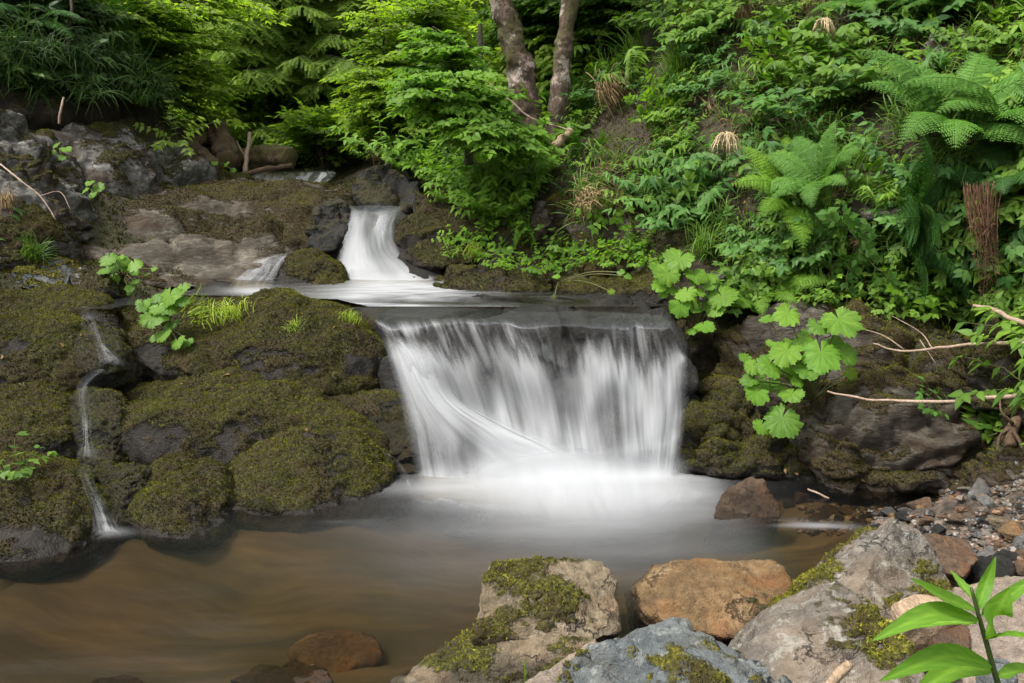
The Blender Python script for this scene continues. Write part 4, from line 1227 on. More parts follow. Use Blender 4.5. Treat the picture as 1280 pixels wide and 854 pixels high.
trickle('short trickle fanning into the brown pool, the lowest of three on the left', [(110, 582, 3.66, 16), (108, 591, 3.53, 11), (113, 608, 3.42, 10), (122, 628, 3.32, 12), (130, 648, 3.25, 16), (136, 665, 3.20, 23), (140, 675, 3.18, 30)], 73, .95, (655, 32))
trickle('thin white runnel down the edge of the waterline boulder beside the main fall foot', [(478, 565, 4.0, 5), (492, 575, 3.96, 5), (505, 592, 3.92, 5), (514, 612, 3.88, 6), (518, 624, 3.86, 9)], 74, 1.0)
# ------------------------------------------------------------------ leaves and plants
def leaf_tmpl(width=.5, n=4, fold=.10, droop=.22, tip=.6, wavy=0.0):
    """leaf of length 1 along +y: midrib, two halves folded up, blade drooping to its tip"""
    ys = np.linspace(0, 1, n + 2)
    w = width * .5 * np.sin(np.pi * ys ** .62) ** .9
    w[0] = .012; w[-1] = .0
    mid = np.stack([0 * ys, ys, -droop * ys ** 2], -1)
    m = len(ys)
    lf = mid + np.stack([-w, 0 * ys - .03 * (w > .02), fold * w / (width * .5) * width], -1)
    rt = mid + np.stack([w, 0 * ys - .03 * (w > .02), fold * w / (width * .5) * width], -1)
    if wavy:
        k = (np.arange(m) % 2) * wavy
        lf[:, 2] += k; rt[:, 2] -= k
    v = np.concatenate([mid, lf, rt])
    q, t = [], []
    for i in range(m - 1):
        a, b = i, i + 1
        q.append([a, b, m + b, m + a]); q.append([b, a, 2 * m + a, 2 * m + b])
    rv = np.concatenate([np.full(m, .10), np.full(m, -.03), np.full(m, -.03)])
    return v, t, q, rv
T_OV = leaf_tmpl(.52, 3)
T_OVW = leaf_tmpl(.66, 3, .08, .15)
T_LAN = leaf_tmpl(.27, 4, .10, .45)
T_FAR = (np.array([[0, 0, 0], [-.26, .42, .06], [0, 1, -.12], [.26, .42, .06]]), [[0, 2, 1], [0, 3, 2]], [], np.zeros(4))
T_MAP = (np.array([[0, .05, 0], [-.10, .22, 0], [-.45, .18, .03], [-.30, .46, .04], [-.42, .74, -.02], [-.14, .70, .02], [0, 1.05, -.12], [.14, .70, .02], [.42, .74, -.02], [.30, .46, .04], [.45, .18, .03], [.10, .22, 0]]),
         [[0, i, i + 1] for i in range(1, 11)] , [], np.zeros(12))

class LB:
    """leaf bank: gathers leaf positions and stamps them in one go"""
    def __init__(s): s.p, s.d, s.u, s.s, s.r = [], [], [], [], []
    def add(s, p, d, u, size, r):
        s.p.append(p); s.d.append(d); s.u.append(u); s.s.append(size); s.r.append(r)
    def stamp(s, mb, tm):
        if not s.p: return
        inst(mb, tm[0], tm[1], tm[2], np.array(s.p), frames(np.array(s.d), np.array(s.u)), np.array(s.s), np.array(s.r), tm[3])

UP3 = np.array([0, 0, 1.0])
def norm(v): return v / (math.sqrt(v[0] * v[0] + v[1] * v[1] + v[2] * v[2]) + 1e-9)

def sprig_plant(seed, stems, h, leaf, tm, style='opp', spread=.6, nodes=6, droop=.4, start=.3, stem_r=.003):
    """herb of several arching leafy stems; returns (stem mesh builder, leaf mesh builder) about the origin, growing up z"""
    rng = np.random.default_rng(seed)
    sm, lm, lb_ = MB(), MB(), LB()
    for s in range(stems):
        a = 2 * math.pi * (s + rng.uniform(-.3, .3)) / stems
        out = np.array([math.cos(a), math.sin(a), 0])
        hh = h * rng.uniform(.65, 1.1)
        t = np.linspace(0, 1, 9)
        path = np.array([out * .02 + UP3 * hh * (q - .5 * droop * q ** 2.2) + out * hh * spread * (q ** 1.5) * rng.uniform(.9, 1.1) for q in t])
        path += rng.normal(0, .006, path.shape) * t[:, None]
        v, tt, qq = tube(path, np.linspace(stem_r, stem_r * .4, 9), 4)
        sm.add(v, tt, qq, rng.uniform(.2, .8))
        base_r = rng.uniform(.25, .75)
        for k in range(nodes):
            f = start + (1 - start) * (k / (nodes - 1) if nodes > 1 else 1)
            i = min(int(f * 8), 7)
            p = path[i] + (path[i + 1] - path[i]) * (f * 8 - i)
            d = norm(path[i + 1] - path[i])
            side = norm(crs(d, UP3) + 1e-3)
            size = leaf * rng.uniform(.75, 1.1) * (1 - .25 * abs(f - .6))
            last = k == nodes - 1
            if style == 'opp':
                for sg in ((-1, 1, 0) if last else (-1, 1)):
                    dr = side * sg * .85 + norm(np.array([d[0], d[1], 0]) + 1e-4) * (.55 if sg else 1) + UP3 * rng.uniform(-.35, .15) + rng.normal(0, .12, 3)
                    lb_.add(p, dr, UP3 + rng.normal(0, .22, 3) + out * .25, size, base_r + rng.normal(0, .13))
            else:
                for sg in ((0,) if last else ((-1, 1) if rng.random() < .5 else (rng.choice([-1, 1]),))):
                    pd = norm(side * sg * .9 + d * .55 + UP3 * .1)
                    pl = size * rng.uniform(.9, 1.3)
                    tip = p + pd * pl
                    v, tt, qq = tube(np.array([p, p + pd * pl * .5 + UP3 * .01, tip]), stem_r * .45, 3)
                    sm.add(v, tt, qq, .5)
                    ps = norm(crs(pd, UP3))
                    for q, ang in ((tip, 0), (tip - pd * pl * .12, 1), (tip - pd * pl * .12, -1)) + (((tip - pd * pl * .5, 1.1), (tip - pd * pl * .5, -1.1)) if style == 'five' else ()):
                        dr = pd * (1 if ang == 0 else .45) + ps * ang * .9 + UP3 * rng.uniform(-.4, .05) + rng.normal(0, .08, 3)
                        lb_.add(q, dr, UP3 + rng.normal(0, .2, 3) + out * .3, size * (1 if ang == 0 else .85), base_r + rng.normal(0, .12))
    lb_.stamp(lm, tm)
    return sm, lm

def grass_mb(seed, n, h, spread=.5, width=.004, droop=.8, base=.03, seg=6, lean=None, dry=.0):
    rng = np.random.default_rng(seed)
    t = np.linspace(0, 1, seg)
    V, Q, Rr = [], [], []
    for i in range(n):
        a = rng.uniform(0, 2 * math.pi)
        out = np.array([math.cos(a), math.sin(a), 0])
        if lean is not None: out = norm(out * .6 + np.asarray(lean))
        hh = h * rng.uniform(.45, 1.1)
        sp, dp = spread * rng.uniform(.3, 1.2), droop * rng.uniform(.5, 1.2)
        p0 = np.array([rng.normal(0, base), rng.normal(0, base), 0])
        path = p0 + UP3 * (hh * (t - dp * .62 * t ** 2.4))[:, None] + out * (hh * sp * t ** 1.4)[:, None]
        side = norm(crs(out, UP3))
        w = width * rng.uniform(.6, 1.2) * np.clip(1.15 - t, .04, 1) ** .6
        V.append(np.concatenate([path - side * w[:, None], path + side * w[:, None]]))
        b = i * 2 * seg
        k = np.arange(seg - 1)
        Q.append(np.stack([b + k, b + k + 1, b + seg + k + 1, b + seg + k], -1))
        Rr.append(np.full(2 * seg, rng.uniform(.1, .9)))
    mb = MB()
    mb.add(np.concatenate(V), None, np.concatenate(Q), np.concatenate(Rr))
    return mb

def frond_mb(seed, length, bend=1.2, elev=1.1, npin=20, wid=.30, npl=9, tone=.5):
    """one fern frond in the y-z plane starting at the origin: midrib, paired pinnae, toothed pinnules"""
    rng = np.random.default_rng(seed)
    ns = 24
    s = np.linspace(0, 1, ns)
    ang = elev - bend * s ** 1.3
    step = length / (ns - 1)
    path = np.zeros((ns, 3))
    path[1:, 1] = np.cumsum(np.cos(ang[:-1]) * step)
    path[1:, 2] = np.cumsum(np.sin(ang[:-1]) * step)
    sw = rng.uniform(-.12, .12)
    path[:, 0] = sw * length * s ** 2
    mb = MB()
    v, t, q = tube(path, np.linspace(.0035, .0008, ns) * (length / .6), 4)
    mb.add(v, t, q, .72)
    pos, dr, up, sz = [], [], [], []
    for k in range(npin):
        f = .14 + .86 * (k / npin) ** .92
        i = min(int(f * (ns - 1)), ns - 2)
        p = path[i] + (path[i + 1] - path[i]) * (f * (ns - 1) - i)
        d = norm(path[i + 1] - path[i])
        side = np.array([1.0, 0, 0]) - d * d[0]
        nrm = norm(crs(side, d))
        g_ = (f - .14) / .86
        pl = length * wid * min(1, (g_ + .12) / .28) ** .6 * (1 - g_) ** .75 + .008
        for sg in (-1, 1):
            pd = norm(side * sg + d * rng.uniform(.28, .42) - nrm * rng.uniform(.05, .25))
            pts = np.array([p + pd * pl * u - nrm * .18 * pl * u ** 2 for u in np.linspace(0, 1, 4)])
            vv, tt, qq = tube(pts, .0007 * (length / .6), 3)
            mb.add(vv, tt, qq, .6)
            pside = norm(crs(nrm, pd))
            m = max(4, int(npl * (pl / (length * wid)) ** .6) + 1)
            for j in range(m):
                u = (j + .3) / m
                pp = p + pd * pl * u - nrm * .18 * pl * u ** 2
                ll = pl * .30 * (1 - u) ** .55 + pl * .04
                for s2 in (-1, 1):
                    pos.append(pp)
                    dr.append(pside * s2 + pd * .55 - nrm * .15)
                    up.append(nrm + rng.normal(0, .12, 3))
                    sz.append(ll)
    tv = np.array([[0, 0, 0], [-.27, .40, .03], [0, 1, -.10], [.27, .40, .03]])
    n = len(pos)
    inst(mb, tv, [], [[0, 3, 2, 1]], np.array(pos), frames(np.array(dr), np.array(up)), np.array(sz), tone + rng.normal(0, .10, n))
    return mb

def round_leaf_mb(seed, r=1.0, lobes=9, cup=.12, tooth=.10, jag=.05, notch=True):
    """broad round lobed leaf (butterbur): notch at -y, veins fan out from the stalk at the origin; radius r"""
    rng = np.random.default_rng(seed)
    na, nr = 73, 7
    a = np.linspace(-math.pi + .16, math.pi - .16, na) if notch else np.linspace(-math.pi, math.pi, na)
    aw = a + .16 * np.sin(a * 2 + rng.uniform(0, 6)) + .10 * np.sin(a * 5 + rng.uniform(0, 6))
    lob = 1 - (tooth + .10) * (1 - np.abs(np.cos(aw * lobes / 2)) ** .7) + jag * (np.abs(((a * lobes / 2.2 * 1.5) % 1) * 2 - 1) - .5) * 1.6
    lob *= 1 + .16 * np.cos(a) + .10 * np.sin(a * 1.5 + rng.uniform(0, 6)) + .05 * rng.normal(size=na)
    lob *= np.where(np.abs(a) > 2.5, .80 + .2 * (math.pi - np.abs(a)) / .64, 1)
    rr = np.linspace(0, 1, nr)
    RR, AA = np.meshgrid(rr, a, indexing='ij')
    LL = np.broadcast_to(lob, RR.shape)
    x, yy = RR * LL * np.sin(AA), RR * LL * np.cos(AA)
    vein = np.abs(np.cos((AA + .16 * np.sin(AA * 2)) * lobes / 2))
    zz = cup * RR ** 2 * (.2 + .8 * rng.random()) + .030 * RR * (1 - vein) - .13 * RR ** 3 * (1 + np.cos(AA * 2 + rng.uniform(0, 6))) + .05 * RR * fbm(np.stack([RR * np.sin(AA) * 3, RR * np.cos(AA) * 3, 0 * AA + seed], -1).reshape(-1, 3), 3, 1).reshape(RR.shape)
    v = np.stack([x, yy, zz], -1).reshape(-1, 3) * r
    q = grid_quads(nr, na)
    rv = (.45 + .22 * (vein > .95) * (RR < .8) + .25 * (rng.random() - .5) + .10 * rng.normal(size=RR.shape)).ravel()
    mb = MB()
    mb.add(v, None, q, rv)
    return mb

def basis_to_euler(x, yv, zv):
    m = Matrix((x, yv, zv)).transposed()
    return m.to_euler()

# ------------------------------------------------------------------ trees
FACE = np.array([-.35, -.75, .0])
def spray(lbk, bmb, rng, p, d, length, leaf, tone, gap=.75, droop=.25, sub=True):
    """flat leafy twig; with sub, side twigs too"""
    d = norm(d)
    side = norm(crs(d, UP3) + 1e-4)
    nrm = norm(crs(side, d))
    n = max(3, int(length / (leaf * gap)))
    t = np.linspace(0, 1, 5)
    path = p + d * (length * t)[:, None] - UP3 * (droop * length * t ** 2)[:, None]
    v, tt, qq = tube(path, np.linspace(.004, .0015, 5), 3)
    bmb.add(v, tt, qq, .5)
    for k in range(n):
        f = (k + .6) / n
        q = p + d * length * f - UP3 * droop * length * f * f
        for sg in (-1, 1):
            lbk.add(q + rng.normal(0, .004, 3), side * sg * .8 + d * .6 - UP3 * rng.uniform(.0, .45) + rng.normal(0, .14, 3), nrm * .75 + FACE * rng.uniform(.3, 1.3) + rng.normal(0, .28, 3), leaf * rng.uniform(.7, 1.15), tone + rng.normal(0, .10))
        if sub and k % 2 == 0 and f < .8:
            for sg in (-1, 1):
                spray(lbk, bmb, rng, q, side * sg * .8 + d * .7 + UP3 * rng.uniform(-.1, .1), length * .5 * (1 - f * .6), leaf * .9, tone + rng.normal(0, .05), gap, droop, False)
    lbk.add(path[-1], d - UP3 * .2, nrm, leaf, tone)

def leafy_tree(name, label, cat, trunk, trad, blobs, nb, leaf, mat, bark, seed, group=None, tm=None, sprays=7, spl=.42, flat=.5, tone_up=.18, tsides=10, jag=6, gap=.75):
    """trunk: points; blobs: (centre, radii, share) regions the crown's boughs reach into. crown = leaves, limbs = bare wood"""
    rng = np.random.default_rng(seed)
    base = np.array(trunk[0])
    root = tag(empty(name, base), label, cat, group)
    tp_ = spline(trunk, 26)
    fine_ = spline(trunk, 150)
    tr = MB()
    rad = np.interp(np.linspace(0, 1, 150), [0, .03, .10, 1], [trad * 1.3, trad * 1.08, trad, trad * .6])
    v, t, q = tube(fine_ - base, rad, tsides * 2, jag, seed)
    if trad > .07:
        ax = fine_[np.minimum(np.arange(len(v)) // (tsides * 2), 149)] - base
        v = ax + (v - ax) * (1 + .16 * (ridged(v * np.array([1, 1, .45]), 3, 9, seed=seed) - .8) + .05 * fbm(v, 2, 40, seed=seed))[:, None]
    tr.add(v, t, q, .5)
    link('trunk', tr.mesh('trunk'), bark, root)
    lim, lbk = MB(), LB()
    sh = np.array([b[2] for b in blobs], float)
    sh /= sh.sum()
    for k in range(nb):
        c, rr, _ = blobs[rng.choice(len(blobs), p=sh)]
        u = rng.normal(size=3)
        u = u / np.linalg.norm(u) * rng.random() ** .4
        tgt = np.array(c) + u * np.array(rr)
        j = min(25, int(np.clip((tgt[2] - .5 - tp_[0, 2]) / max(.2, tp_[-1, 2] - tp_[0, 2]), .15, 1) * 25))
        st = tp_[j]
        if np.linalg.norm(tgt - st) > 3.5: st = tgt + norm(st - tgt) * 3.5
        mid = (st + tgt) / 2 + np.array([0, 0, .15 * np.linalg.norm(tgt - st)])
        path = spline([st, mid, tgt], 8)
        v, t, q = tube(path - base, np.linspace(.018, .005, 8), 4)
        lim.add(v, t, q, .5)
        d = norm(tgt - st)
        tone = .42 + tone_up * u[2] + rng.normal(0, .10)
        for s in range(sprays):
            f = .45 + .55 * (s + .5) / sprays
            i = min(int(f * 7), 6)
            p = path[i] + (path[i + 1] - path[i]) * (f * 7 - i)
            a = rng.normal(0, .9)
            dd = np.array([d[0] * math.cos(a) - d[1] * math.sin(a), d[0] * math.sin(a) + d[1] * math.cos(a), d[2] * flat * .5 + rng.normal(0, .12)])
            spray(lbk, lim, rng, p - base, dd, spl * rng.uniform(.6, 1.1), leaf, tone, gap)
    link('branches', lim.mesh('branches'), bark, root)
    cm = MB()
    lbk.stamp(cm, tm or T_FAR)
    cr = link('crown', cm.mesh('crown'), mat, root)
    return root

def spruce_tree(label, base, height, rad, seed, mat, bark, zlo=.08, whorls=26, group=None):
    rng = np.random.default_rng(seed)
    base = np.asarray(base, float)
    root = tag(empty('spruce_tree', base), label, 'tree', group)
    tr = MB()
    z_ = np.linspace(0, height, 20)
    v, t, q = tube(np.stack([.02 * np.sin(z_), .02 * np.cos(z_ * 1.3), z_], -1), np.linspace(.085, .015, 20), 12, 5, seed)
    tr.add(v, t, q, .5)
    link('trunk', tr.mesh('trunk'), bark, root)
    wood, nm = MB(), MB()
    pos, dr, up, sz, rn = [], [], [], [], []
    for w in range(whorls):
        zf = zlo + (1 - zlo) * (w / whorls) ** 1.05
        for b in range(rng.integers(3, 6)):
            a = rng.uniform(0, 2 * math.pi)
            out = np.array([math.cos(a), math.sin(a), 0])
            ln = rad * (1 - zf) ** .75 * rng.uniform(.65, 1.1) + .15
            t = np.linspace(0, 1, 8)
            path = np.array([0, 0, zf * height]) + out * (ln * t)[:, None] + UP3 * (ln * (.12 * t - .42 * t ** 2 + .16 * t ** 4))[:, None]
            v, tt, qq = tube(path, np.linspace(.016, .004, 8), 4)
            wood.add(v, tt, qq, .5)
            side = crs(out, UP3)
            nt_ = max(5, int(ln / .085))
            tone = rng.normal(.35, .08)
            for k in range(nt_):
                f = .12 + .88 * k / nt_
                i = min(int(f * 7), 6)
                p = path[i] + (path[i + 1] - path[i]) * (f * 7 - i)
                d = norm(path[i + 1] - path[i])
                for sg in (-1, 1):
                    sl = ln * .36 * (1 - f) ** .7 + .10
                    sd = norm(side * sg * .65 + d * .6 - UP3 * rng.uniform(.15, .95))
                    m = max(2, int(sl / .07))
                    pos.append(p); dr.append(sd); up.append(UP3 + rng.normal(0, .15, 3)); sz.append(sl); rn.append(tone)
                    for j in range(m):
                        g_ = (j + .7) / m
                        pp = p + sd * sl * g_
                        for s2 in (-1, 1):
                            ss = norm(crs(sd, UP3))
                            pos.append(pp); dr.append(ss * s2 * .6 + sd * .75 - UP3 * rng.uniform(0, .6)); up.append(UP3 * .8 + FACE * rng.uniform(.2, 1.2) + rng.normal(0, .3, 3))
                            sz.append(.13 * rng.uniform(.7, 1.2)); rn.append(tone + .32 * (f > .55) * (g_ > .45) + rng.normal(0, .06))
    k = 7
    tv = [[0, 0, 0]]
    tt = []
    for i in range(k):
        y0 = i / k
        for sg in (-1, 1):
            b = len(tv)
            tv += [[0, y0, 0], [0, y0 + .09, 0], [sg * .16, y0 + .17, .02]]
            tt.append([b, b + 1, b + 2])
    tv = np.array(tv)
    sz = np.array(sz)
    sc = np.stack([np.maximum(.10, sz) * .95, sz, sz], -1)
    inst(nm, tv, tt, [], np.array(pos), frames(np.array(dr), np.array(up)), sc, np.array(rn))
    link('branches', wood.mesh('branches'), bark, root)
    link('crown', nm.mesh('crown'), mat, root)
    return root

# leaf colours: the dark leaf has shade put into it
LM = {
 'mid': leaf_mat('mid_green_leaf', (.046, .108, .017), (.185, .315, .036), .44),
 'blue': leaf_mat('blue_green_leaf', (.030, .088, .022), (.105, .225, .042)),
 'bright': leaf_mat('bright_green_leaf', (.075, .17, .015), (.21, .37, .030), .58, tcol=(1.7, 1.9, .6)),
 'yellow': leaf_mat('yellow_green_leaf', (.085, .16, .012), (.26, .38, .030), .52, tcol=(1.5, 1.6, .6)),
 'dark': leaf_mat('shade_toned_leaf', (.016, .042, .010), (.060, .12, .020), .35),  # green darkened so the colour itself carries the left bank's shade
 'fern': leaf_mat('fern_green', (.045, .12, .020), (.14, .29, .045), .4, .55, .2),
 'fernb': leaf_mat('fern_bright', (.080, .17, .016), (.20, .36, .040), .45, .55, .2),
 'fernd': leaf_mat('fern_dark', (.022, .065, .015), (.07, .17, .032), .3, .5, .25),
 'grass': leaf_mat('grass_green', (.040, .095, .014), (.15, .26, .030), .35, .5, .25),
 'lime': leaf_mat('lime_grass', (.13, .20, .018), (.36, .44, .060), .4, .5, .25),
 'straw': leaf_mat('dry_straw', (.13, .085, .04), (.38, .28, .15), .15, .7, .1, (1, 1, 1)),
 'plume': leaf_mat('dry_plume', (.36, .27, .15), (.62, .50, .31), .2, .8, .1, (1, 1, 1)),
 'butter': leaf_mat('butterbur_leaf', (.055, .135, .014), (.18, .33, .036), .42, .5, .25),
 'seedling': leaf_mat('seedling_leaf', (.080, .20, .018), (.21, .39, .045), .45, .55, .22),
 'spruce': leaf_mat('spruce_needles', (.055, .105, .030), (.28, .40, .065), .45, .6, .15),
 'farleaf': leaf_mat('far_canopy_leaf', (.095, .165, .022), (.28, .375, .055), .6, tcol=(1.6, 1.8, .6)),
 'stem': leaf_mat('plant_stem', (.05, .075, .02), (.14, .13, .05), .1),
 'root': leaf_mat('brown_root', (.030, .016, .010), (.13, .070, .040), .03, .8, .1, (1, 1, 1)),
 'litter': leaf_mat('dead_leaf', (.05, .026, .012), (.24, .14, .06), .2, .7, .2, (1, 1, 1)),
}
BARK = dull_mat('mossy_bark', (.030, .020, .014), (.25, .17, .12), 11, .06, .9, (1, 1, .5), moss=(.075, .070, .014), dots=(.55, .46, .38))
BARKD = dull_mat('dark_bark', (.030, .022, .016), (.09, .07, .05), 14, .02, .9, (1, 1, .4), moss=(.05, .05, .015))
TWIG = dull_mat('bare_twig', (.20, .13, .09), (.42, .31, .22), 30, .004, .7, (1, 1, 1))
WOODM = dull_mat('rotten_wood', (.05, .030, .017), (.20, .125, .07), 9, .03, .9, (1, 1, 1), moss=(.075, .065, .018))
WOODP = dull_mat('splintered_wood', (.20, .13, .075), (.46, .34, .22), 25, .015, .85, (1, .2, 1))
# ------------------------------------------------------------------ where things grow: rays from the viewpoint find the ground and stones
bpy.context.view_layer.update()
DG = bpy.context.evaluated_depsgraph_get()
WET_NAMES = ('pool_water', 'upper_water', 'side_water', 'waterfall', 'trickle', 'foam')
def hit(px, py):
    o = Vector((0, 0, CAMZ))
    d = Vector(ray(px, py)).normalized()
    for _ in range(12):
        ok, loc, nrm, idx, ob, mtx = SC.ray_cast(DG, o, d)
        if not ok: return P(px, py, 12), np.array([0, -.5, .8])
        if not ob.name.startswith(WET_NAMES): return np.array(loc), np.array(nrm)
        o = loc + d * .002
    return np.array(loc), np.array(nrm)

def grow_dir(n, k=.45):
    return norm(UP3 * (1 - k) + np.asarray(n) * k)

PROTO = {}
def make_plant(kind, parts, name):
    """parts: (part name, mesh, material)"""
    PROTO[kind] = (name, parts)

def put(kind, px, py, label, cat='plant', scale=1.0, yaw=0.0, k=.45, group=None, sink=.01, at=None, tilt=None):
    name, parts = PROTO[kind]
    if at is None:
        p, n = hit(px, py)
        if name == 'fern': p = p + n * .08
        if kind == 'straw': p = p + n * .07
    else:
        p, n = np.asarray(at, float), np.array([0, -.5, .8])
    zv = grow_dir(n, k) if tilt is None else norm(np.asarray(tilt, float))
    q = Vector(zv).to_track_quat('Z', 'Y')
    root = empty(name, p - zv * sink)
    root.rotation_mode = 'QUATERNION'
    from mathutils import Quaternion
    root.rotation_quaternion = q @ Quaternion((0, 0, 1), yaw)
    root.scale = (scale,) * 3
    tag(root, label, cat, group)
    if len(parts) == 1:
        # a plant of one piece is the mesh itself
        pn, me, mt = parts[0]
        bpy.data.objects.remove(root)
        o = link(name, me, mt, None, p - zv * sink)
        o.rotation_mode = 'QUATERNION'
        o.rotation_quaternion = q @ Quaternion((0, 0, 1), yaw)
        o.scale = (scale,) * 3
        return tag(o, label, cat, group)
    for part in parts:
        pn, me, mt = part[:3]
        c = link(pn, me, mt, root)
        if len(part) > 3: c.rotation_euler = (0, 0, part[3])
    return root

def herb_proto(kind, name, mat, *a, **kw):
    sm, lm = sprig_plant(*a, **kw)
    make_plant(kind, [('stems', sm.mesh('stems'), LM['stem']), ('leaves', lm.mesh('leaves'), LM[mat])], name)
    return sm, lm
RAW = {}
for i in range(3):
    RAW['tri%d' % i] = herb_proto('tri%d' % i, 'leafy_plant', ('mid', 'mid', 'blue')[i], 10 + i, 7, .42, .085, T_OV, 'five', .75, 6, .55)
    RAW['lan%d' % i] = herb_proto('lan%d' % i, 'drooping_herb', ('blue', 'mid', 'mid')[i], 20 + i, 6, .40, .12, T_LAN, 'opp', .6, 8, .55)
    RAW['herb%d' % i] = herb_proto('herb%d' % i, 'small_herb', ('mid', 'bright', 'blue')[i], 30 + i, 6, .16, .045, T_OVW, 'opp', .7, 4, .4, stem_r=.0015)
    RAW['opp%d' % i] = herb_proto('opp%d' % i, 'leafy_plant', ('mid', 'blue', 'bright')[i], 40 + i, 6, .45, .075, T_OV, 'opp', .8, 7, .6)
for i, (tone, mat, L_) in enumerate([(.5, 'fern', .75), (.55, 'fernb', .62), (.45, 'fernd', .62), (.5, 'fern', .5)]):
    parts = []
    rg = np.random.default_rng(60 + i)
    for k in range(9):
        ln = L_ * rg.uniform(.75, 1.1)
        parts.append(('frond', frond_mb(600 + i * 20 + k, ln, rg.uniform(1.2, 1.7), rg.uniform(.85, 1.2), 22, .26, 10, tone).mesh('frond'), LM[mat], k * 2 * math.pi / 9 + rg.uniform(-.25, .25)))
    make_plant('fern%d' % i, parts, 'fern')
make_plant('grass', [('blades', grass_mb(71, 110, .30, .6, .0035, .9, .03).mesh('blades'), LM['grass'])], 'grass_tuft')
make_plant('grass2', [('blades', grass_mb(72, 90, .42, .45, .004, .8, .035).mesh('blades'), LM['grass'])], 'grass_tuft')
make_plant('lime', [('blades', grass_mb(73, 120, .17, .55, .003, 1.15, .055).mesh('blades'), LM['lime'])], 'grass_tuft')
make_plant('straw', [('blades', grass_mb(74, 90, .34, .35, .0028, 1.7, .03).mesh('blades'), LM['straw'])], 'dry_grass_tuft')
make_plant('darkgrass', [('blades', grass_mb(75, 120, .36, .75, .0035, 1.5, .05).mesh('blades'), LM['dark'])], 'grass_tuft')
make_plant('longgrass', [('blades', grass_mb(76, 90, .55, .5, .0035, 1.35, .06).mesh('blades'), LM['grass'])], 'grass_tuft')

# ------------------------------------------------------------------ broad leaved butterburs: each leaf on its own stalk
def butterbur(label, base, leaves, Y, seed, mat='butter', tooth=.10, name='butterbur'):
    rng = np.random.default_rng(seed)
    b, _ = hit(*base)
    root = tag(empty(name, b), label, 'plant')
    extra = []
    for lf in leaves:
        if lf[2] >= 9 and rng.random() < .8:
            a_ = rng.uniform(0, 6.28)
            extra.append((lf[0] + 1.05 * lf[2] * math.cos(a_), lf[1] + .9 * lf[2] * math.sin(a_), lf[2] * rng.uniform(.35, .6), (lf[3] if len(lf) > 3 else 0) + .03))
    for i, lf in enumerate(list(leaves) + extra):
        px, py, r = lf[:3]
        if i < len(leaves): r *= .8
        dy = lf[3] if len(lf) > 3 else rng.uniform(-.06, .06)
        mt = LM[lf[4]] if len(lf) > 4 else LM[mat if rng.random() < .6 else ('fernb' if rng.random() < .7 else 'seedling')]
        c = P(px, py, Y + dy)
        rad = r / FPX * Y
        nz = norm(np.array([rng.normal(-.1, .25), -.75 + rng.normal(0, .2), .85 + rng.normal(0, .15)]))
        out = c - b
        yv = norm(np.array([out[0], min(out[1], -.02), -.25]) + rng.normal(0, .04, 3))
        yv = norm(yv - nz * (yv @ nz))
        o = link('leaf', round_leaf_mb(seed * 31 + i, rad * 1.12, rng.choice([7, 9, 11]), .10, tooth, .07).mesh('leaf'), mt, root, c - b)
        o.rotation_euler = basis_to_euler(np.cross(yv, nz), yv, nz)
        mb = MB()
        s = c - b
        v, t, q = tube(spline([np.zeros(3), s * .5 + np.array([0, -.02, .03]), s - nz * .004], 8), .0032, 5)
        mb.add(v, t, q, .6)
        link('stalk', mb.mesh('stalk'), LM['stem'], root)
    return root

butterbur('broad bright butterbur clump hanging over the right boulder above the gravel', (1015, 500),
  [(985, 391, 20, -.02), (960, 398, 11), (1048, 399, 30, -.04), (1022, 407, 16), (1026, 440, 28, -.10), (1005, 425, 17), (984, 438, 23, -.08), (1010, 462, 20, -.12), (962, 456, 20, -.08), (975, 432, 12),
   (932, 446, 10, .02), (946, 490, 18, -.10), (990, 462, 16), (972, 482, 13), (978, 522, 27, -.16), (990, 492, 17, -.14), (955, 478, 12), (1062, 466, 11, .02, 'yellow')], 4.12, 5)
butterbur('pale green butterbur clump between the upper pool corner and the flat grey stone', (872, 410),
  [(850, 322, 22, .05), (822, 334, 14), (834, 342, 18, .0), (868, 342, 18, .02), (858, 366, 15, -.05), (850, 382, 17, -.08), (866, 380, 14), (902, 370, 22, -.02), (895, 382, 16), (928, 373, 17, .02), (880, 408, 14, -.12), (840, 362, 11), (885, 352, 14)], 4.78, 6)
butterbur('butterbur clump with large leaves at the left end of the grassy mossy hump', (210, 415),
  [(212, 370, 19, .0), (198, 371, 12), (190, 398, 16, -.06), (211, 384, 15), (205, 418, 12, -.08), (222, 427, 12, -.10), (178, 384, 9), (225, 375, 12), (184, 378, 10), (215, 405, 11)], 4.70, 7)
butterbur('low scattered butterbur leaves beside the still side pool under the sloping slab', (155, 348),
  [(136, 323, 13), (131, 337, 11), (141, 348, 11), (168, 330, 12), (152, 325, 11), (163, 358, 9), (168, 352, 7), (183, 343, 5), (145, 334, 9), (192, 336, 5)], 5.45, 8)
butterbur('few small round leaves on the dark rock at the left end of the upper ridge', (75, 190), [(72, 180, 7), (82, 186, 8), (78, 196, 6), (66, 190, 5)], 6.5, 9)
butterbur('small bright round leaves growing on the outcrop above the sloping slab', (115, 240), [(112, 228, 7), (122, 234, 9), (116, 243, 7), (106, 238, 6)], 6.3, 10)
butterbur('small lit butterbur leaves before the log pile at the foot of the ridge', (275, 212), [(268, 203, 6), (283, 205, 5), (291, 212, 5)], 8.6, 12)
butterbur('two round leaves and a yellow one on the tawny rock by the upper pool', (700, 352), [(695, 345, 6), (693, 371, 5, -.05, 'yellow'), (776, 340, 6), (785, 345, 6), (764, 364, 6, -.05, 'yellow')], 5.2, 13)
butterbur('single broad leaf on the moss of the left edge boulder', (32, 488), [(34, 482, 7), (24, 485, 5)], 4.2, 14)

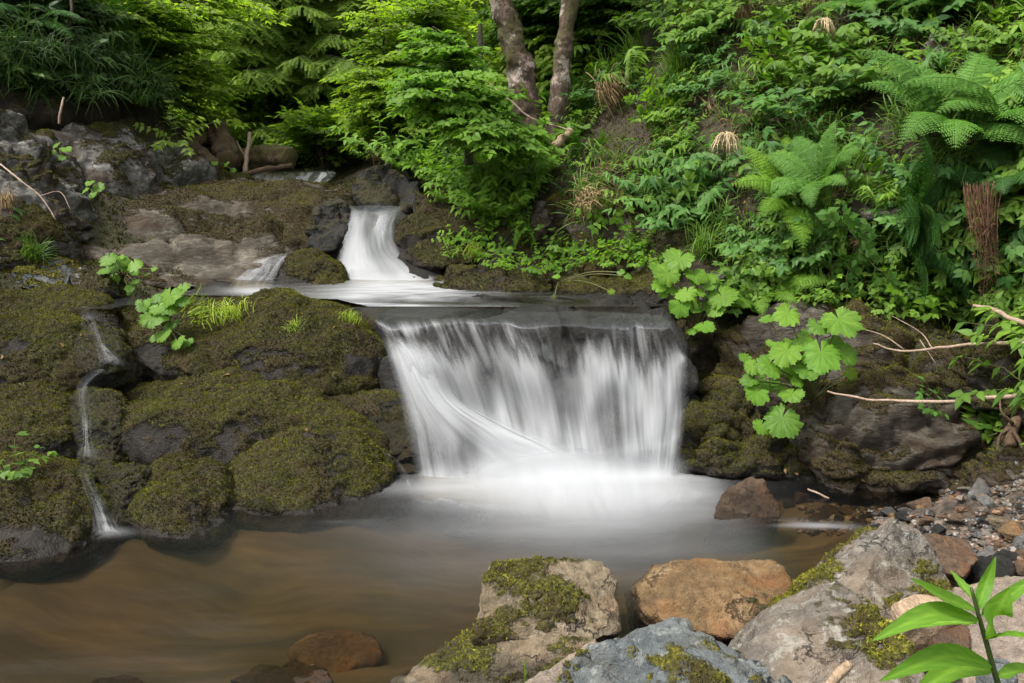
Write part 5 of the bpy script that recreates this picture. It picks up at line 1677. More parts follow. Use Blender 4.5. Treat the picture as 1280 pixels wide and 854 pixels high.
# ------------------------------------------------------------------ ferns
FERNS = [
 ('fern0', 1190, 175, .95, .3, 'large arching green fern high on the right bank, its fronds reaching left'),
 ('fern0', 1262, 165, .95, 1.1, 'big fern hanging over the brown root curtain at the right picture edge'),
 ('fern1', 985, 262, .95, .8, 'yellowish green fern in the middle of the right bank, brightest of all ferns'),
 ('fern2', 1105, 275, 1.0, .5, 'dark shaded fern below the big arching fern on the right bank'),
 ('fern3', 1040, 235, .9, 2.1, 'small green fern with upright fronds right of the brightest fern'),
 ('fern3', 1200, 25, 1.0, .6, 'fern at the top edge of the picture near its right corner'),
 ('fern3', 640, 255, 1.0, .9, 'soft green fern above the angular rock, over the mossy rocks of the upper pool'),
 ('fern0', 668, 195, .8, 1.7, 'pale fern at the foot of the leaning branch, below the two trunks'),
 ('fern0', 725, 150, 1.0, .2, 'fern with long sloping fronds right of the second tree trunk'),
 ('fern3', 705, 50, .9, .4, 'fern growing across the second tree trunk near the top of the picture'),
 ('fern2', 545, 210, 1.0, .1, 'dim fern hanging over the hollow dark rock beside the upper fall'),
 ('fern3', 480, 195, 1.2, 1.3, 'fern clump at the foot of the yellow green bush above the brook'),
 ('fern1', 965, 375, .75, 2.6, 'small bright fern lying low beside the flat grey stone'),
 ('fern3', 820, 130, .9, 2.2, 'fern half hidden by grass above the straw tuft on the right bank'),
 ('fern3', 1085, 30, .9, 1.9, 'fern in the tangle at the top of the right bank under the trees'),
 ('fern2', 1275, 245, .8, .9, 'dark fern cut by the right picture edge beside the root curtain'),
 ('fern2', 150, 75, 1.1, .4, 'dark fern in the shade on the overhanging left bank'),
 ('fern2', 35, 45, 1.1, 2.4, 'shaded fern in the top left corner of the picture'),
]
for kd, px, py, sc, yw, lab in FERNS:
    put(kd, px, py, lab, 'fern', sc, yw, .55)

# ------------------------------------------------------------------ herbs one can tell apart
HERBS = [
 ('tri0', 1010, 105, 1.2, 'leafy plant at the upper left of the pointed leaf mass before the arching fern'),
 ('tri1', 1075, 125, 1.2, 'leafy plant at the right end of the pointed leaf mass touching the arching fern'),
 ('tri2', 1000, 165, 1.1, 'leafy plant hanging lowest in the pointed leaf mass left of the arching fern'),
 ('tri0', 960, 130, 1.0, 'leafy plant at the left tip of the big mass of pointed leaves'),
 ('opp0', 1050, 75, 1.1, 'leafy plant just above the big mass of pointed leaves, beside the upper dried plume'),
 ('lan0', 850, 245, 1.0, 'drooping herb with long blue green leaves right of the mossy bank face'),
 ('lan1', 830, 215, .9, 'upright narrow leaved herb above the long blue green drooping one'),
 ('lan0', 870, 275, .9, 'drooping herb with hanging leaves directly over the pale butterbur clump'),
 ('opp1', 905, 225, 1.0, 'broad leaved plant right under the lower dried plume'),
 ('opp0', 945, 225, .9, 'light green leafy plant between the lower plume and the brightest fern'),
 ('lan2', 790, 105, 1.0, 'narrow leaved herb among the grass above the straw tuft'),
 ('lan1', 760, 70, 1.0, 'narrow leaved herb right of the second trunk near the top of the picture'),
 ('tri1', 830, 45, 1.1, 'leafy plant at the top of the bank midway between trunk and upper plume'),
 ('tri0', 890, 60, 1.1, 'leafy plant left of the upper dried plume'),
 ('opp0', 930, 25, 1.1, 'leafy plant at the top edge of the picture left of the upper plume'),
 ('tri2', 1140, 60, 1.0, 'leafy plant over the earth gap in the upper right of the bank'),
 ('tri1', 1180, 20, 1.0, 'leafy plant at the top edge beside the upper right fern'),
 ('opp1', 1110, 215, .9, 'dark leafy plant under the arching fern on the right bank'),
 ('opp0', 1140, 310, .8, 'leafy plant with round leaves left of the root curtain, over the dead leaves'),
 ('opp1', 1190, 320, .9, 'leafy plant just left of the lower end of the root curtain'),
 ('opp1', 1265, 310, 1.0, 'dark leafy plant between root curtain and right picture edge'),
 ('opp0', 1270, 360, .8, 'leafy plant at the right picture edge above the top twig'),
 ('tri0', 590, 225, 1.0, 'leafy plant hanging over the mossy rock right of the upper fall'),
 ('tri1', 620, 200, 1.0, 'leafy plant higher up, beneath the cascade of shrub leaves'),
 ('opp2', 560, 235, .9, 'bright leafy plant at the top of the mossy rock beside the upper fall'),
 ('lan0', 720, 205, .9, 'narrow leaved herb left of the mossy bank face with the straw'),
 ('herb1', 610, 300, 1.2, 'small bright herb on the mossy rocks of the upper pool shore, left one'),
 ('herb1', 640, 310, 1.2, 'small bright herb on the mossy rocks of the upper pool shore, right one'),
 ('herb0', 705, 315, 1.2, 'small herb on the brown mossy rock below the dark hollow'),
 ('herb0', 1030, 350, 1.3, 'small herb at the foot of the bank behind the upper brown boulder'),
 ('herb2', 1085, 345, 1.3, 'small blue green herb behind the upper brown boulder, near the fallen leaves'),
 ('herb1', 1140, 388, 1.3, 'small light herb on the right end of the upper brown boulder'),
 ('herb0', 1000, 330, 1.3, 'small herb under the brightest fern'),
 ('herb1', 760, 270, 1.2, 'small light herb growing from the mossy bank face'),
 ('herb0', 25, 595, .9, 'small herb with fallen leaves on the corner boulder of the pool'),
 ('herb2', 1150, 510, .8, 'tiny herb on the big boulder below the lower twig'),
]
_hr = np.random.default_rng(77)
for kd, px, py, sc, lab in HERBS:
    put(kd, px, py, lab, 'plant', sc, _hr.uniform(0, 6.28), .6)

TUFTS = [
 ('lime', 252, 395, 1.1, 'lime green grass tuft in the middle of the mossy hump, left half', .5),
 ('lime', 285, 397, 1.1, 'lime green grass tuft in the middle of the mossy hump, right half', .5),
 ('lime', 370, 410, .55, 'tiny grass tuft on the right shoulder of the mossy hump', .5),
 ('lime', 436, 398, .6, 'bright thin grass at the right tip of the mossy hump', .5),
 ('straw', 778, 130, 1.7, 'tuft of hanging dry straw in the middle of the right bank', .7),
 ('straw', 1042, 8, 1.6, 'bundle of dry straw hanging beside the upper dried plume', .7),
 ('straw', 935, 30, 1.2, 'dry stalks at the top of the bank left of the upper plume', .4),
 ('straw', 1075, 300, .6, 'dry stalks under the dark shaded fern', .5),
 ('straw', 480, 205, 1.3, 'dry grass hanging on the hollow dark rock above the upper fall', .7),
 ('straw', 15, 270, .8, 'dry grass hanging on the outcrop at the left picture edge', .6),
 ('longgrass', 730, 235, 1.0, 'long hanging grass on the bank right of the angular rock', .75),
 ('longgrass', 740, 265, .9, 'long yellowish grass falling to the tawny rock by the upper pool', .75),
 ('straw', 748, 262, 1.3, 'pale dry grass mixed into the hanging grass over the tawny rock', .75),
 ('grass2', 800, 80, 1.2, 'tall grass tuft above the straw on the right bank', .5),
 ('grass2', 770, 110, 1.1, 'grass tuft with arching blades just over the hanging straw', .5),
 ('grass2', 850, 100, 1.1, 'grass tuft between the straw and the lower dried plume', .5),
 ('grass', 1130, 330, 1.3, 'dark green fountain of fine grass behind the upper brown boulder', .4),
 ('grass', 845, 345, .8, 'fine grass tuft growing inside the pale butterbur clump', .3),
 ('grass2', 880, 320, .8, 'grass tuft behind the pale butterbur clump', .5),
 ('grass2', 1020, 290, 1.0, 'grass tuft under the brightest fern on its right', .5),
 ('grass2', 750, 20, 1.2, 'grass tuft at the top of the picture right of the second trunk', .5),
 ('grass', 650, 290, .8, 'grass tuft beneath the soft green fern over the angular rock', .5),
 ('lime', 590, 318, .8, 'yellowish grass on the mossy rock by the upper pool', .6),
 ('longgrass', 1180, 210, .9, 'thin long grass in the shade left of the root curtain', .6),
 ('grass', 40, 320, .8, 'grass tuft at the left picture edge above the blue grey stone', .5),
]
for kd, px, py, sc, lab, k in TUFTS:
    put(kd, px, py, lab, 'grass', sc, _hr.uniform(0, 6.28), k)

# ------------------------------------------------------------------ dried goat's beard plumes
def plume(px, py, Y, size, label, seed):
    rng = np.random.default_rng(seed)
    c = P(px, py, Y)
    root = tag(empty('dried_plume', c), label, 'dried flower')
    mb = MB()
    for i in range(34):
        a = rng.uniform(0, 6.28)
        out = np.array([math.cos(a), math.sin(a) * .7, 0])
        ln = size * rng.uniform(.5, 1.1)
        t = np.linspace(0, 1, 7)
        path = out * (ln * .62 * t ** .8)[:, None] + UP3 * (ln * (.35 * t - 1.05 * t ** 2.0))[:, None]
        path += rng.normal(0, .003, path.shape)
        v, tt, qq = tube(path, .0042 * np.array([.6, 1, 1, 1, .9, .8, .4]), 4, 90, i)
        mb.add(v, tt, qq, rng.uniform(.2, .9))
        # crumbly seed heads along each spike
        k = 12
        pp = path[rng.integers(1, 7, k)] + rng.normal(0, .005, (k, 3))
        inst(mb, np.array([[-.5, 0, 0], [.5, 0, 0], [0, 1, 0]]), [[0, 1, 2]], None, pp, frames(rng.normal(size=(k, 3)), rng.normal(size=(k, 3))), .008, rng.uniform(.1, 1, k))
    link('spikes', mb.mesh('spikes'), LM['plume'], root)
    mb = MB()
    v, t, q = tube(spline([np.array([.04, .22, -.12]), np.array([.02, .1, .02]), np.zeros(3)], 8), .003, 5)
    mb.add(v, t, q, .4)
    link('stem', mb.mesh('stem'), LM['straw'], root)
plume(908, 168, 5.15, .155, 'lower of two cream dried flower plumes, drooping mid right bank', 3)
plume(1029, 25, 5.65, .13, 'upper of two cream dried flower plumes, near the top of the right bank', 4)

# ------------------------------------------------------------------ undergrowth nobody could count
def in_poly(px, py, poly):
    c = False
    j = len(poly) - 1
    for i in range(len(poly)):
        xi, yi = poly[i]; xj, yj = poly[j]
        if (yi > py) != (yj > py) and px < (xj - xi) * (py - yi) / (yj - yi) + xi: c = not c
        j = i
    return c

def undergrowth(name, label, poly, n, kinds, mat, seed, s0=.5, s1=1.0, k=.6, skip=None, up=0.0):
    rng = np.random.default_rng(seed)
    mb, st = MB(), MB()
    xs = [q[0] for q in poly]; ys = [q[1] for q in poly]
    done = 0
    for _ in range(n * 6):
        if done >= n: break
        px, py = rng.uniform(min(xs), max(xs)), rng.uniform(min(ys), max(ys))
        if not in_poly(px, py, poly): continue
        if skip and any(((px - a) / rx) ** 2 + ((py - b) / ry) ** 2 < 1 for a, b, rx, ry in skip): continue
        p, nr = hit(px, py)
        if p[1] > 40: continue
        zv = grow_dir(nr, k)
        s_, l_ = RAW[kinds[rng.integers(len(kinds))]]
        a = rng.uniform(0, 6.28)
        x = norm(np.cross(np.array([math.cos(a), math.sin(a), .1]), zv))
        Rm = np.stack([x, np.cross(zv, x), zv], -1) * rng.uniform(s0, s1)
        sh = rng.normal(0, .12)
        v, t, q, r = l_.arrays(); mb.add(v @ Rm.T + p + UP3 * up, t, q, r + sh)
        v, t, q, r = s_.arrays(); st.add(v @ Rm.T + p + UP3 * up, t, q, r)
        done += 1
    root = tag(link(name, mb.mesh(name), mat), kind='stuff')
    if label: tag(root, label, 'undergrowth')
    o = link('stems', st.mesh('stems'), LM['stem'], root)
    o['kind'] = 'stuff'
    return root

BARE = [(775, 165, 26, 40), (1130, 170, 75, 45), (965, 255, 60, 40), (1240, 150, 40, 60), (1040, 30, 30, 26), (905, 175, 30, 32), (760, 230, 30, 45), (760, 290, 45, 28), (1225, 290, 38, 70), (1075, 235, 40, 22), (690, 265, 26, 26), (1180, 55, 40, 25), (1110, 350, 50, 20), (930, 195, 18, 40)]
SLOPE = [(690, 0), (690, 150), (720, 230), (800, 265), (880, 320), (1000, 345), (1280, 375), (1400, 380), (1400, -60), (700, -60)]
undergrowth('undergrowth', 'mixed low leafy undergrowth covering the steep right bank', SLOPE, 270, ['herb0', 'herb2', 'opp0', 'tri0', 'herb0', 'lan2'], LM['mid'], 1, .45, .85, skip=BARE)
undergrowth('undergrowth', 'bluish shaded undergrowth between the plants of the right bank', SLOPE, 120, ['opp1', 'tri2', 'herb2', 'lan0'], LM['blue'], 2, .45, .8, skip=BARE)
MIDP = [(440, 60), (520, 50), (690, 60), (700, 230), (640, 300), (560, 245), (520, 220), (430, 205)]
undergrowth('undergrowth', 'fresh green undergrowth between the brook and the two trunks', MIDP, 330, ['opp0', 'tri0', 'lan1', 'herb1', 'opp2'], LM['fernb'], 3, .7, 1.15)
FARP = [(210, 0), (200, 150), (215, 185), (440, 195), (700, 130), (720, -40), (300, -60)]
undergrowth('undergrowth', 'sunlit undergrowth on the valley floor behind the log pile', FARP, 420, ['opp2', 'tri1', 'herb1', 'opp0'], LM['farleaf'], 4, .9, 1.7)
NEARF = [(195, 120), (300, 120), (445, 140), (445, 205), (370, 200), (300, 190), (215, 185)]
undergrowth('undergrowth', 'light green undergrowth around the log pile and the spruce foot', NEARF, 90, ['opp2', 'tri1', 'lan1', 'opp0'], LM['farleaf'], 8, .9, 1.6)
for i_, (nm_, a_) in enumerate((('gr0', (101, 26, .34, .6, .0032, 1.2, .03)), ('gr1', (102, 30, .24, .7, .003, 1.3, .04)), ('st0', (103, 26, .30, .4, .0026, 1.6, .025)))):
    e_ = MB(); e_.add(np.zeros((3, 3)), [[0, 1, 2]], None, .5)
    RAW[nm_] = (e_, grass_mb(*a_))
SLOPE2 = SLOPE + []
undergrowth('tangled_grass', 'fine green grass hanging between the leaves of the right bank', SLOPE2, 150, ['gr0', 'gr1'], LM['grass'], 9, .8, 1.4, k=.75)
undergrowth('dry_grass', 'dry stalks hanging between the leaves of the right bank', SLOPE2, 60, ['st0'], LM['straw'], 10, .8, 1.3, k=.8)
LEFTP = [(-60, -20), (190, -20), (205, 130), (120, 130), (0, 110), (-60, 110)]
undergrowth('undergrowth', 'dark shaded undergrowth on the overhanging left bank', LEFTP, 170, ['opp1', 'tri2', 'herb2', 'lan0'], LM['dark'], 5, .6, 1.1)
FOOT = [(880, 340), (1280, 370), (1280, 400), (1180, 405), (1000, 380), (900, 372)]
undergrowth('undergrowth', 'small herbs at the foot of the bank behind the right boulders', FOOT, 70, ['herb0', 'herb1', 'herb2'], LM['mid'], 6, .6, 1.1)
MIDB = [(540, 250), (600, 250), (700, 300), (840, 300), (840, 340), (680, 345), (560, 330)]
undergrowth('undergrowth', 'sparse little herbs on the mossy rocks along the upper pool', MIDB, 40, ['herb0', 'herb1'], LM['bright'], 7, .5, .9)

RIGHTP = [(1290, 400), (1400, 330), (1700, 330), (1800, 560), (1500, 640), (1330, 560)]
undergrowth('undergrowth', 'low plants on the slope right of the gravel bank', RIGHTP, 90, ['opp0', 'tri0', 'herb0', 'lan2'], LM['mid'], 11, .6, 1.1)
LEFTQ = [(-60, 330), (-60, 560), (-300, 620), (-500, 400), (-300, 100), (-80, 130)]
undergrowth('undergrowth', 'shaded plants on the bank beyond the left edge boulders', LEFTQ, 90, ['opp1', 'tri2', 'herb2', 'lan0'], LM['dark'], 12, .7, 1.2)

def litter():
    """fallen brown leaves in the gaps of the bank and on the stones"""
    rng = np.random.default_rng(31)
    mb = MB()
    spots = [(1190, 375, 45, 14, 90), (1110, 340, 45, 14, 60), (1075, 350, 40, 10, 30), (940, 50, 40, 14, 40), (1010, 60, 30, 10, 30), (870, 150, 20, 30, 25), (1240, 200, 40, 25, 40), (930, 220, 12, 40, 30),
             (730, 215, 16, 20, 20), (700, 330, 60, 12, 20), (290, 195, 50, 12, 40), (120, 110, 60, 40, 70), (1000, 600, 60, 14, 4), (300, 500, 180, 40, 10), (330, 390, 90, 14, 8), (60, 440, 60, 40, 4)]
    P_, D_, U_, S_, R_ = [], [], [], [], []
    for cx, cy, rx, ry, n in spots:
        for _ in range(n):
            p, nr = hit(cx + rng.normal(0, rx * .6), cy + rng.normal(0, ry * .6))
            P_.append(p + nr * .006); D_.append(np.cross(nr, rng.normal(size=3))); U_.append(nr + rng.normal(0, .35, 3)); S_.append(rng.uniform(.014, .036) * min(1.6, p[1] / 4.5)); R_.append(rng.random())
    inst(mb, T_OV[0], T_OV[1], T_OV[2], np.array(P_), frames(np.array(D_), np.array(U_)), np.array(S_), np.array(R_))
    tag(link('fallen_leaves', mb.mesh('fallen_leaves'), LM['litter']), kind='stuff')
litter()

# ------------------------------------------------------------------ the overhanging dark bank on the left
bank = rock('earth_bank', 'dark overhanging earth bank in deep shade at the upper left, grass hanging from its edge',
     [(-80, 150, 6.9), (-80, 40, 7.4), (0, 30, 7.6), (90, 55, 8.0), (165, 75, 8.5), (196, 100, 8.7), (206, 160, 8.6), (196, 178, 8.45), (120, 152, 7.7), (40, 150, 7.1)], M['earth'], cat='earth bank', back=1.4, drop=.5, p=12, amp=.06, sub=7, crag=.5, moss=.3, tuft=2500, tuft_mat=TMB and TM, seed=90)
bpy.context.view_layer.update()
DG = bpy.context.evaluated_depsgraph_get()
HANG = [(20, 60, 'top left corner of the overhanging bank'), (60, 70, 'overhanging bank, under the thin dark stem'), (95, 78, 'brow of the overhanging bank, left of its middle'), (125, 88, 'middle brow of the overhanging bank'), (150, 90, 'brow of the overhanging bank, right of its middle'),
        (172, 96, 'right shoulder of the overhanging bank'), (190, 108, 'outer right end of the overhanging bank'), (40, 110, 'lower face of the overhanging bank at the left'), (110, 118, 'lower face of the overhanging bank near its middle'), (165, 125, 'lower face of the overhanging bank at its right end'), (8, 95, 'left picture edge on the overhanging bank')]
for i, (px, py, w) in enumerate(HANG):
    p, n = hit(px, py)
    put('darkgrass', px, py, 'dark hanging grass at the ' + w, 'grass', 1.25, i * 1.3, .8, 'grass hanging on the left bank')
# ------------------------------------------------------------------ trees
def B(px, py, Y, rx, ry, rd, share=1):
    """region of foliage: photo centre, distance, half sizes in photo px and depth in m"""
    k = Y / FPX
    return (P(px, py, Y), (rx * k, rd, ry * k), share)

def W(px, py, Y, dz=-.1):
    return P(px, py, Y) + np.array([0, 0, dz])

# the two mossy trunks on the right bank; their crowns spread above the picture
p0, _ = hit(662, 138)
leafy_tree('tree', 'leaning tree trunk with peeling pale bark and moss at the top centre', 'tree',
    [p0 - np.array([-.02, 0, .25]), P(653, 100, p0[1]), P(640, 50, p0[1]), P(626, 0, p0[1]), P(606, -90, p0[1] + .1), P(575, -260, p0[1] + .2)], .120 * p0[1] / 8,
    [B(560, -330, p0[1], 260, 130, 1.6), B(680, -420, p0[1], 260, 120, 1.6)], 26, .085, LM['mid'], BARK, 301, 'mossy trunks at the top centre', tm=T_FAR, tsides=16, jag=7)
p1, _ = hit(694, 158)
leafy_tree('tree', 'thinner mossy tree trunk half hidden by leaves, right of the leaning pale one', 'tree',
    [p1 - np.array([.03, 0, .25]), P(700, 105, p1[1]), P(706, 50, p1[1]), P(712, 0, p1[1]), P(716, -90, p1[1] + .1), P(735, -260, p1[1] + .2)], .088 * p1[1] / 8,
    [B(800, -330, p1[1], 260, 120, 1.6), B(880, -420, p1[1], 240, 120, 1.5)], 24, .085, LM['mid'], BARK, 302, 'mossy trunks at the top centre', tm=T_FAR, tsides=14, jag=7)

# bushes and small trees behind the brook
q0, _ = hit(476, 175)
leafy_tree('deciduous_tree', 'yellow green young tree with layered sunlit leaves behind the upper fall', 'tree',
    [q0 - UP3 * .1, P(479, 110, q0[1]), P(481, 40, q0[1]), P(476, -60, q0[1])], .045,
    [B(490, 105, q0[1] - .9, 48, 40, .8, 3), B(475, 150, q0[1] - 1.0, 34, 30, .6, 1.2), B(525, 140, q0[1] - 1.1, 40, 36, .6, 1.4), B(490, 45, q0[1] - .4, 45, 36, .8, 1.0)], 74, .085, LM['yellow'], BARKD, 311, tm=T_FAR, sprays=6, spl=.40, gap=.95)
q1, _ = hit(585, 190)
leafy_tree('shrub', 'cascading green shrub left of the leaning trunk, overhanging the mossy rocks', 'shrub',
    [q1 - UP3 * .1, P(590, 130, q1[1]), P(600, 80, q1[1]), P(600, 30, q1[1])], .03,
    [B(560, 120, q1[1] - .6, 55, 34, .6, 2), B(615, 172, q1[1] - .8, 40, 22, .5, 1.1), B(540, 65, q1[1] - .2, 46, 40, .6, 1.0)], 46, .075, LM['fernb'], BARKD, 312, tm=T_OV, sprays=6, spl=.34, gap=.95)
q2, _ = hit(560, 90)
leafy_tree('deciduous_tree', 'green sapling at the top edge between the yellow green tree and the leaning trunk', 'tree',
    [q2 - UP3 * .1, P(562, 50, q2[1]), P(566, 0, q2[1]), P(560, -60, q2[1])], .04,
    [B(525, 20, q2[1] - .5, 50, 40, .8), B(545, 55, q2[1] - .6, 28, 30, .5)], 44, .09, LM['farleaf'], BARKD, 313, tm=T_FAR, sprays=6, spl=.42, gap=1.0)
q3, _ = hit(745, 40)
leafy_tree('shrub', 'green shrub filling the gap between the two mossy trunks and the right bank', 'shrub',
    [q3 - UP3 * .1, P(742, 10, q3[1]), P(740, -40, q3[1])], .03,
    [B(690, 30, q3[1] + .6, 80, 45, .6), B(750, 10, q3[1] - .1, 60, 40, .5)], 50, .085, LM['mid'], BARKD, 314, tm=T_OV, sprays=6, spl=.36)
# the big leafy tree that reaches in from the left
leafy_tree('deciduous_tree', 'tree with sunlit green foliage beyond the overhanging left bank', 'tree',
    [W(120, 120, 9.6, -.6), P(112, 40, 9.6), P(128, -20, 9.6), P(140, -140, 9.5), P(160, -320, 9.4)], .06,
    [B(245, 60, 9.6, 55, 70, .8, 3), B(255, 130, 9.9, 48, 50, .7, 2.2), B(200, 20, 9.2, 60, 60, .8, 2), B(300, 15, 10, 50, 40, .8, 1.2), B(160, 10, 8.9, 60, 40, .6, 1), B(220, 165, 10.4, 30, 25, .5, .8)], 88, .085, LM['farleaf'], BARKD, 321, tm=T_FAR, sprays=6, spl=.40, gap=1.15)
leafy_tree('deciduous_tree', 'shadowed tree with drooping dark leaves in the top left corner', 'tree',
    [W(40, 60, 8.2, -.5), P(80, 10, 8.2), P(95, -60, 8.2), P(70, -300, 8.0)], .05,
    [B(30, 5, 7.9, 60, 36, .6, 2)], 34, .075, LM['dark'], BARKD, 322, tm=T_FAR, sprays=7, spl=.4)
# added shade tree outside the frame, switched off; the bank's colours hold its shade
False and leafy_tree('deciduous_tree', 'tall tree on the left bank shading the overhanging earth', 'tree',
    [np.array([-6.0, 5.2, 1.6]), np.array([-5.9, 5.2, 4]), np.array([-5.7, 5.3, 6.5])], .16,
    [((-5.1, 5.6, 5.0), (.9, .9, .7), 1)], 40, .11, LM['mid'], BARKD, 323, tm=T_FAR, sprays=8, spl=.55)

for lab, px, py, Y, rx, ry, sd in (('airy light green tree far behind the two spruces, at the top left of centre', 350, 170, 17.5, 90, 90, 342), ('small pale shrub with light leaves between the log pile and the yellow green tree', 405, 205, 10.8, 34, 26, 345), ('light green tree at the top edge behind the green sapling', 520, 120, 16.0, 90, 80, 343), ('bright tree far up the left slope behind the leafy left tree', 190, 150, 14.5, 90, 90, 344)):
    b_ = W(px, py, Y, -.3)
    leafy_tree('deciduous_tree', lab, 'tree', [b_, P(px + 4, py - 60, Y), P(px - 3, py - 120, Y), P(px, py - 220, Y)] if sd != 345 else [b_, P(px + 2, py - 30, Y), P(px, py - 60, Y)], .05 if sd != 345 else .02, [B(px, py - 80, Y - .5, rx, ry, 1.0), B(px, py - 150, Y - .2, rx, ry * .8, 1.0)] if sd != 345 else [B(px, py - 40, Y, rx, ry, .4)], 46 if sd != 345 else 22, .11, LM['farleaf'], BARKD, sd, tm=T_FAR, sprays=6, spl=.5, gap=1.1)
spruce_tree('light tipped spruce with drooping sprays left of the yellow green tree', W(385, 200, 12.6, -.1), 7.5, 2.1, 331, LM['spruce'], BARKD, whorls=44)
spruce_tree('taller shaded spruce farther back behind the light tipped one', W(330, 150, 15.5, -.3), 9.5, 2.2, 332, LM['spruce'], BARKD)
spruce_tree('far spruce right of the nearer one, behind the yellow green tree', W(440, 130, 15.0, -.3), 8.5, 1.7, 333, LM['spruce'], BARKD)

# the wood behind, one mass of leaves on the far slopes
def far_wood():
    rng = np.random.default_rng(41)
    lb_ = LB()
    n = 0
    pos = []
    for _ in range(760):
        x, yv = rng.uniform(-15, 15), rng.uniform(13.5, 30)
        z0 = float(terrain(np.array([x]), np.array([yv]))[0])
        hgt = rng.uniform(2.5, 7) if x > 3 or yv > 25 else rng.uniform(.8, 2.2)
        cl = rng.integers(5, 9)
        for c in range(cl):
            cc = np.array([x, yv, z0 + hgt * rng.uniform(.1, 1)]) + rng.normal(0, .7, 3)
            m = 24
            u = rng.normal(size=(m, 3)) * np.array([.75, .75, .28]) + cc
            tone = rng.uniform(.1, .7)
            for q in u:
                lb_.add(q, np.array([rng.normal(), rng.normal() - .3, rng.normal() * .3 - .2]), UP3 * .6 + FACE * rng.uniform(.2, 1.4) + rng.normal(0, .35, 3), rng.uniform(.14, .26), tone + rng.normal(0, .1))
    mb = MB()
    lb_.stamp(mb, T_MAP)
    tag(link('far_woods', mb.mesh('far_woods'), LM['farleaf']), kind='stuff')
far_wood()

# ------------------------------------------------------------------ logs, branches, twigs
def log(name, label, cat, pts, rad, mat, sides=12, jag=6, seed=0, parts=(), n=22, taper=.7, group=None):
    pts = np.array([p if len(p) == 3 and not isinstance(p, tuple) else P(*p) for p in pts])
    base = pts[0]
    path = spline(pts, n)
    mb = MB()
    if rad > .05: n, sides = 60, 26
    path = spline(pts, n)
    path = path + np.stack([fbm(path * 9 + k_ * 7, 3, 1, seed=seed) for k_ in range(3)], -1) * min(rad, .02) * .7
    v, t, q = tube(path - base, np.linspace(rad, rad * taper, n), sides, jag, seed)
    if rad > .05:
        ax = path[np.minimum(np.arange(len(v)) // sides, n - 1)] - base
        dl = norm(path[-1] - path[0])
        al = (v @ dl)[:, None] * dl
        v = ax + (v - ax) * (1 + .20 * (ridged((v - al) + .2 * al, 3, 11, seed=seed) - .8) + .04 * fbm(v, 3, 9, seed=seed))[:, None]
    mb.add(v, t, q, .5)
    o = link(name, mb.mesh(name), mat, None, base)
    tag(o, label, cat, group)
    for pn, pp, rr in parts:
        pp = np.array([P(*a) for a in pp])
        mb = MB()
        v, t, q = tube(spline(pp, 10) - base, np.linspace(rr, rr * .4, 10), 6, jag, seed + 1)
        mb.add(v, t, q, .5)
        link(pn, mb.mesh(pn), mat, o)
    return o
log('twig', 'bare forked twig lying across the upper right boulder, the higher of two long twigs', 'twig', [(1340, 424, 3.5), (1280, 428, 3.6), (1220, 430, 3.80), (1165, 436, 3.97), (1120, 437, 4.06), (1090, 430, 4.12)], .0105, TWIG, 8, 30, 1,
    [('side_shoot', [(1130, 437, 4.05), (1105, 420, 4.1), (1075, 410, 4.18)], .004), ('side_shoot', [(1165, 435, 3.97), (1150, 415, 4.05), (1115, 395, 4.15)], .003), ('side_shoot', [(1150, 425, 4.02), (1160, 440, 3.98), (1170, 455, 3.95)], .003)], taper=.35)
log('twig', 'long bare twig resting on the big right boulder, the lower of two long twigs', 'twig', [(1340, 482, 3.25), (1280, 493, 3.35), (1210, 500, 3.52), (1130, 502, 3.68), (1075, 498, 3.82), (1034, 489, 3.96)], .0105, TWIG, 8, 30, 2, taper=.4)
log('branch', 'dead grey branch poking in from the right edge above the higher twig', 'branch', [(1320, 425, 3.6), (1280, 405, 3.75), (1250, 392, 3.9), (1218, 381, 4.05)], .013, TWIG, 8, 30, 3, taper=.6)
log('branch', 'short broken end of a branch leaning on the bank below the trunks', 'branch', [(694, 184, 6.9), (704, 172, 7.0), (712, 164, 7.1)], .035, WOODP, 10, 12, 4, taper=.9)
log('branch', 'thin pale fallen branch slanting from the shrub to the broken branch end', 'branch', [(612, 105, 7.6), (640, 128, 7.4), (665, 148, 7.2), (715, 163, 6.9)], .010, TWIG, 6, 20, 5, taper=.5)
log('stick', 'broken end of a peeled stick at the bottom edge before the lichen spotted stone', 'stick', [(1030, 862, 1.80), (1045, 848, 1.82), (1062, 832, 1.84)], .012, WOODP, 10, 25, 6, taper=.95)
log('twig', 'small reddish twig sticking out of the water under the right boulder', 'twig', [(1036, 624, 3.72), (1022, 616, 3.74), (1010, 611, 3.78)], .006, TWIG, 6, 30, 7)
log('branch', 'thin dry stems lying down the outcrop at the left picture edge', 'branch', [(0, 205, 5.9), (25, 225, 5.7), (50, 245, 5.65), (70, 275, 5.6)], .006, TWIG, 6, 20, 8, [('side_shoot', [(50, 245, 5.65), (75, 240, 5.7), (88, 262, 5.6)], .004)])
log('tree_sapling', 'thin pale curved stem standing on the overhanging bank', 'tree', [(86, 70, 7.4), (84, 40, 7.5), (90, 10, 7.6), (88, -30, 7.7)], .018, BARKD, 8, 8, 9)
log('stick', 'pale upright stick leaning on the overhanging bank above the lichen ridge', 'stick', [(73, 155, 7.0), (76, 138, 7.0), (79, 122, 7.05)], .011, TWIG, 6, 20, 10)
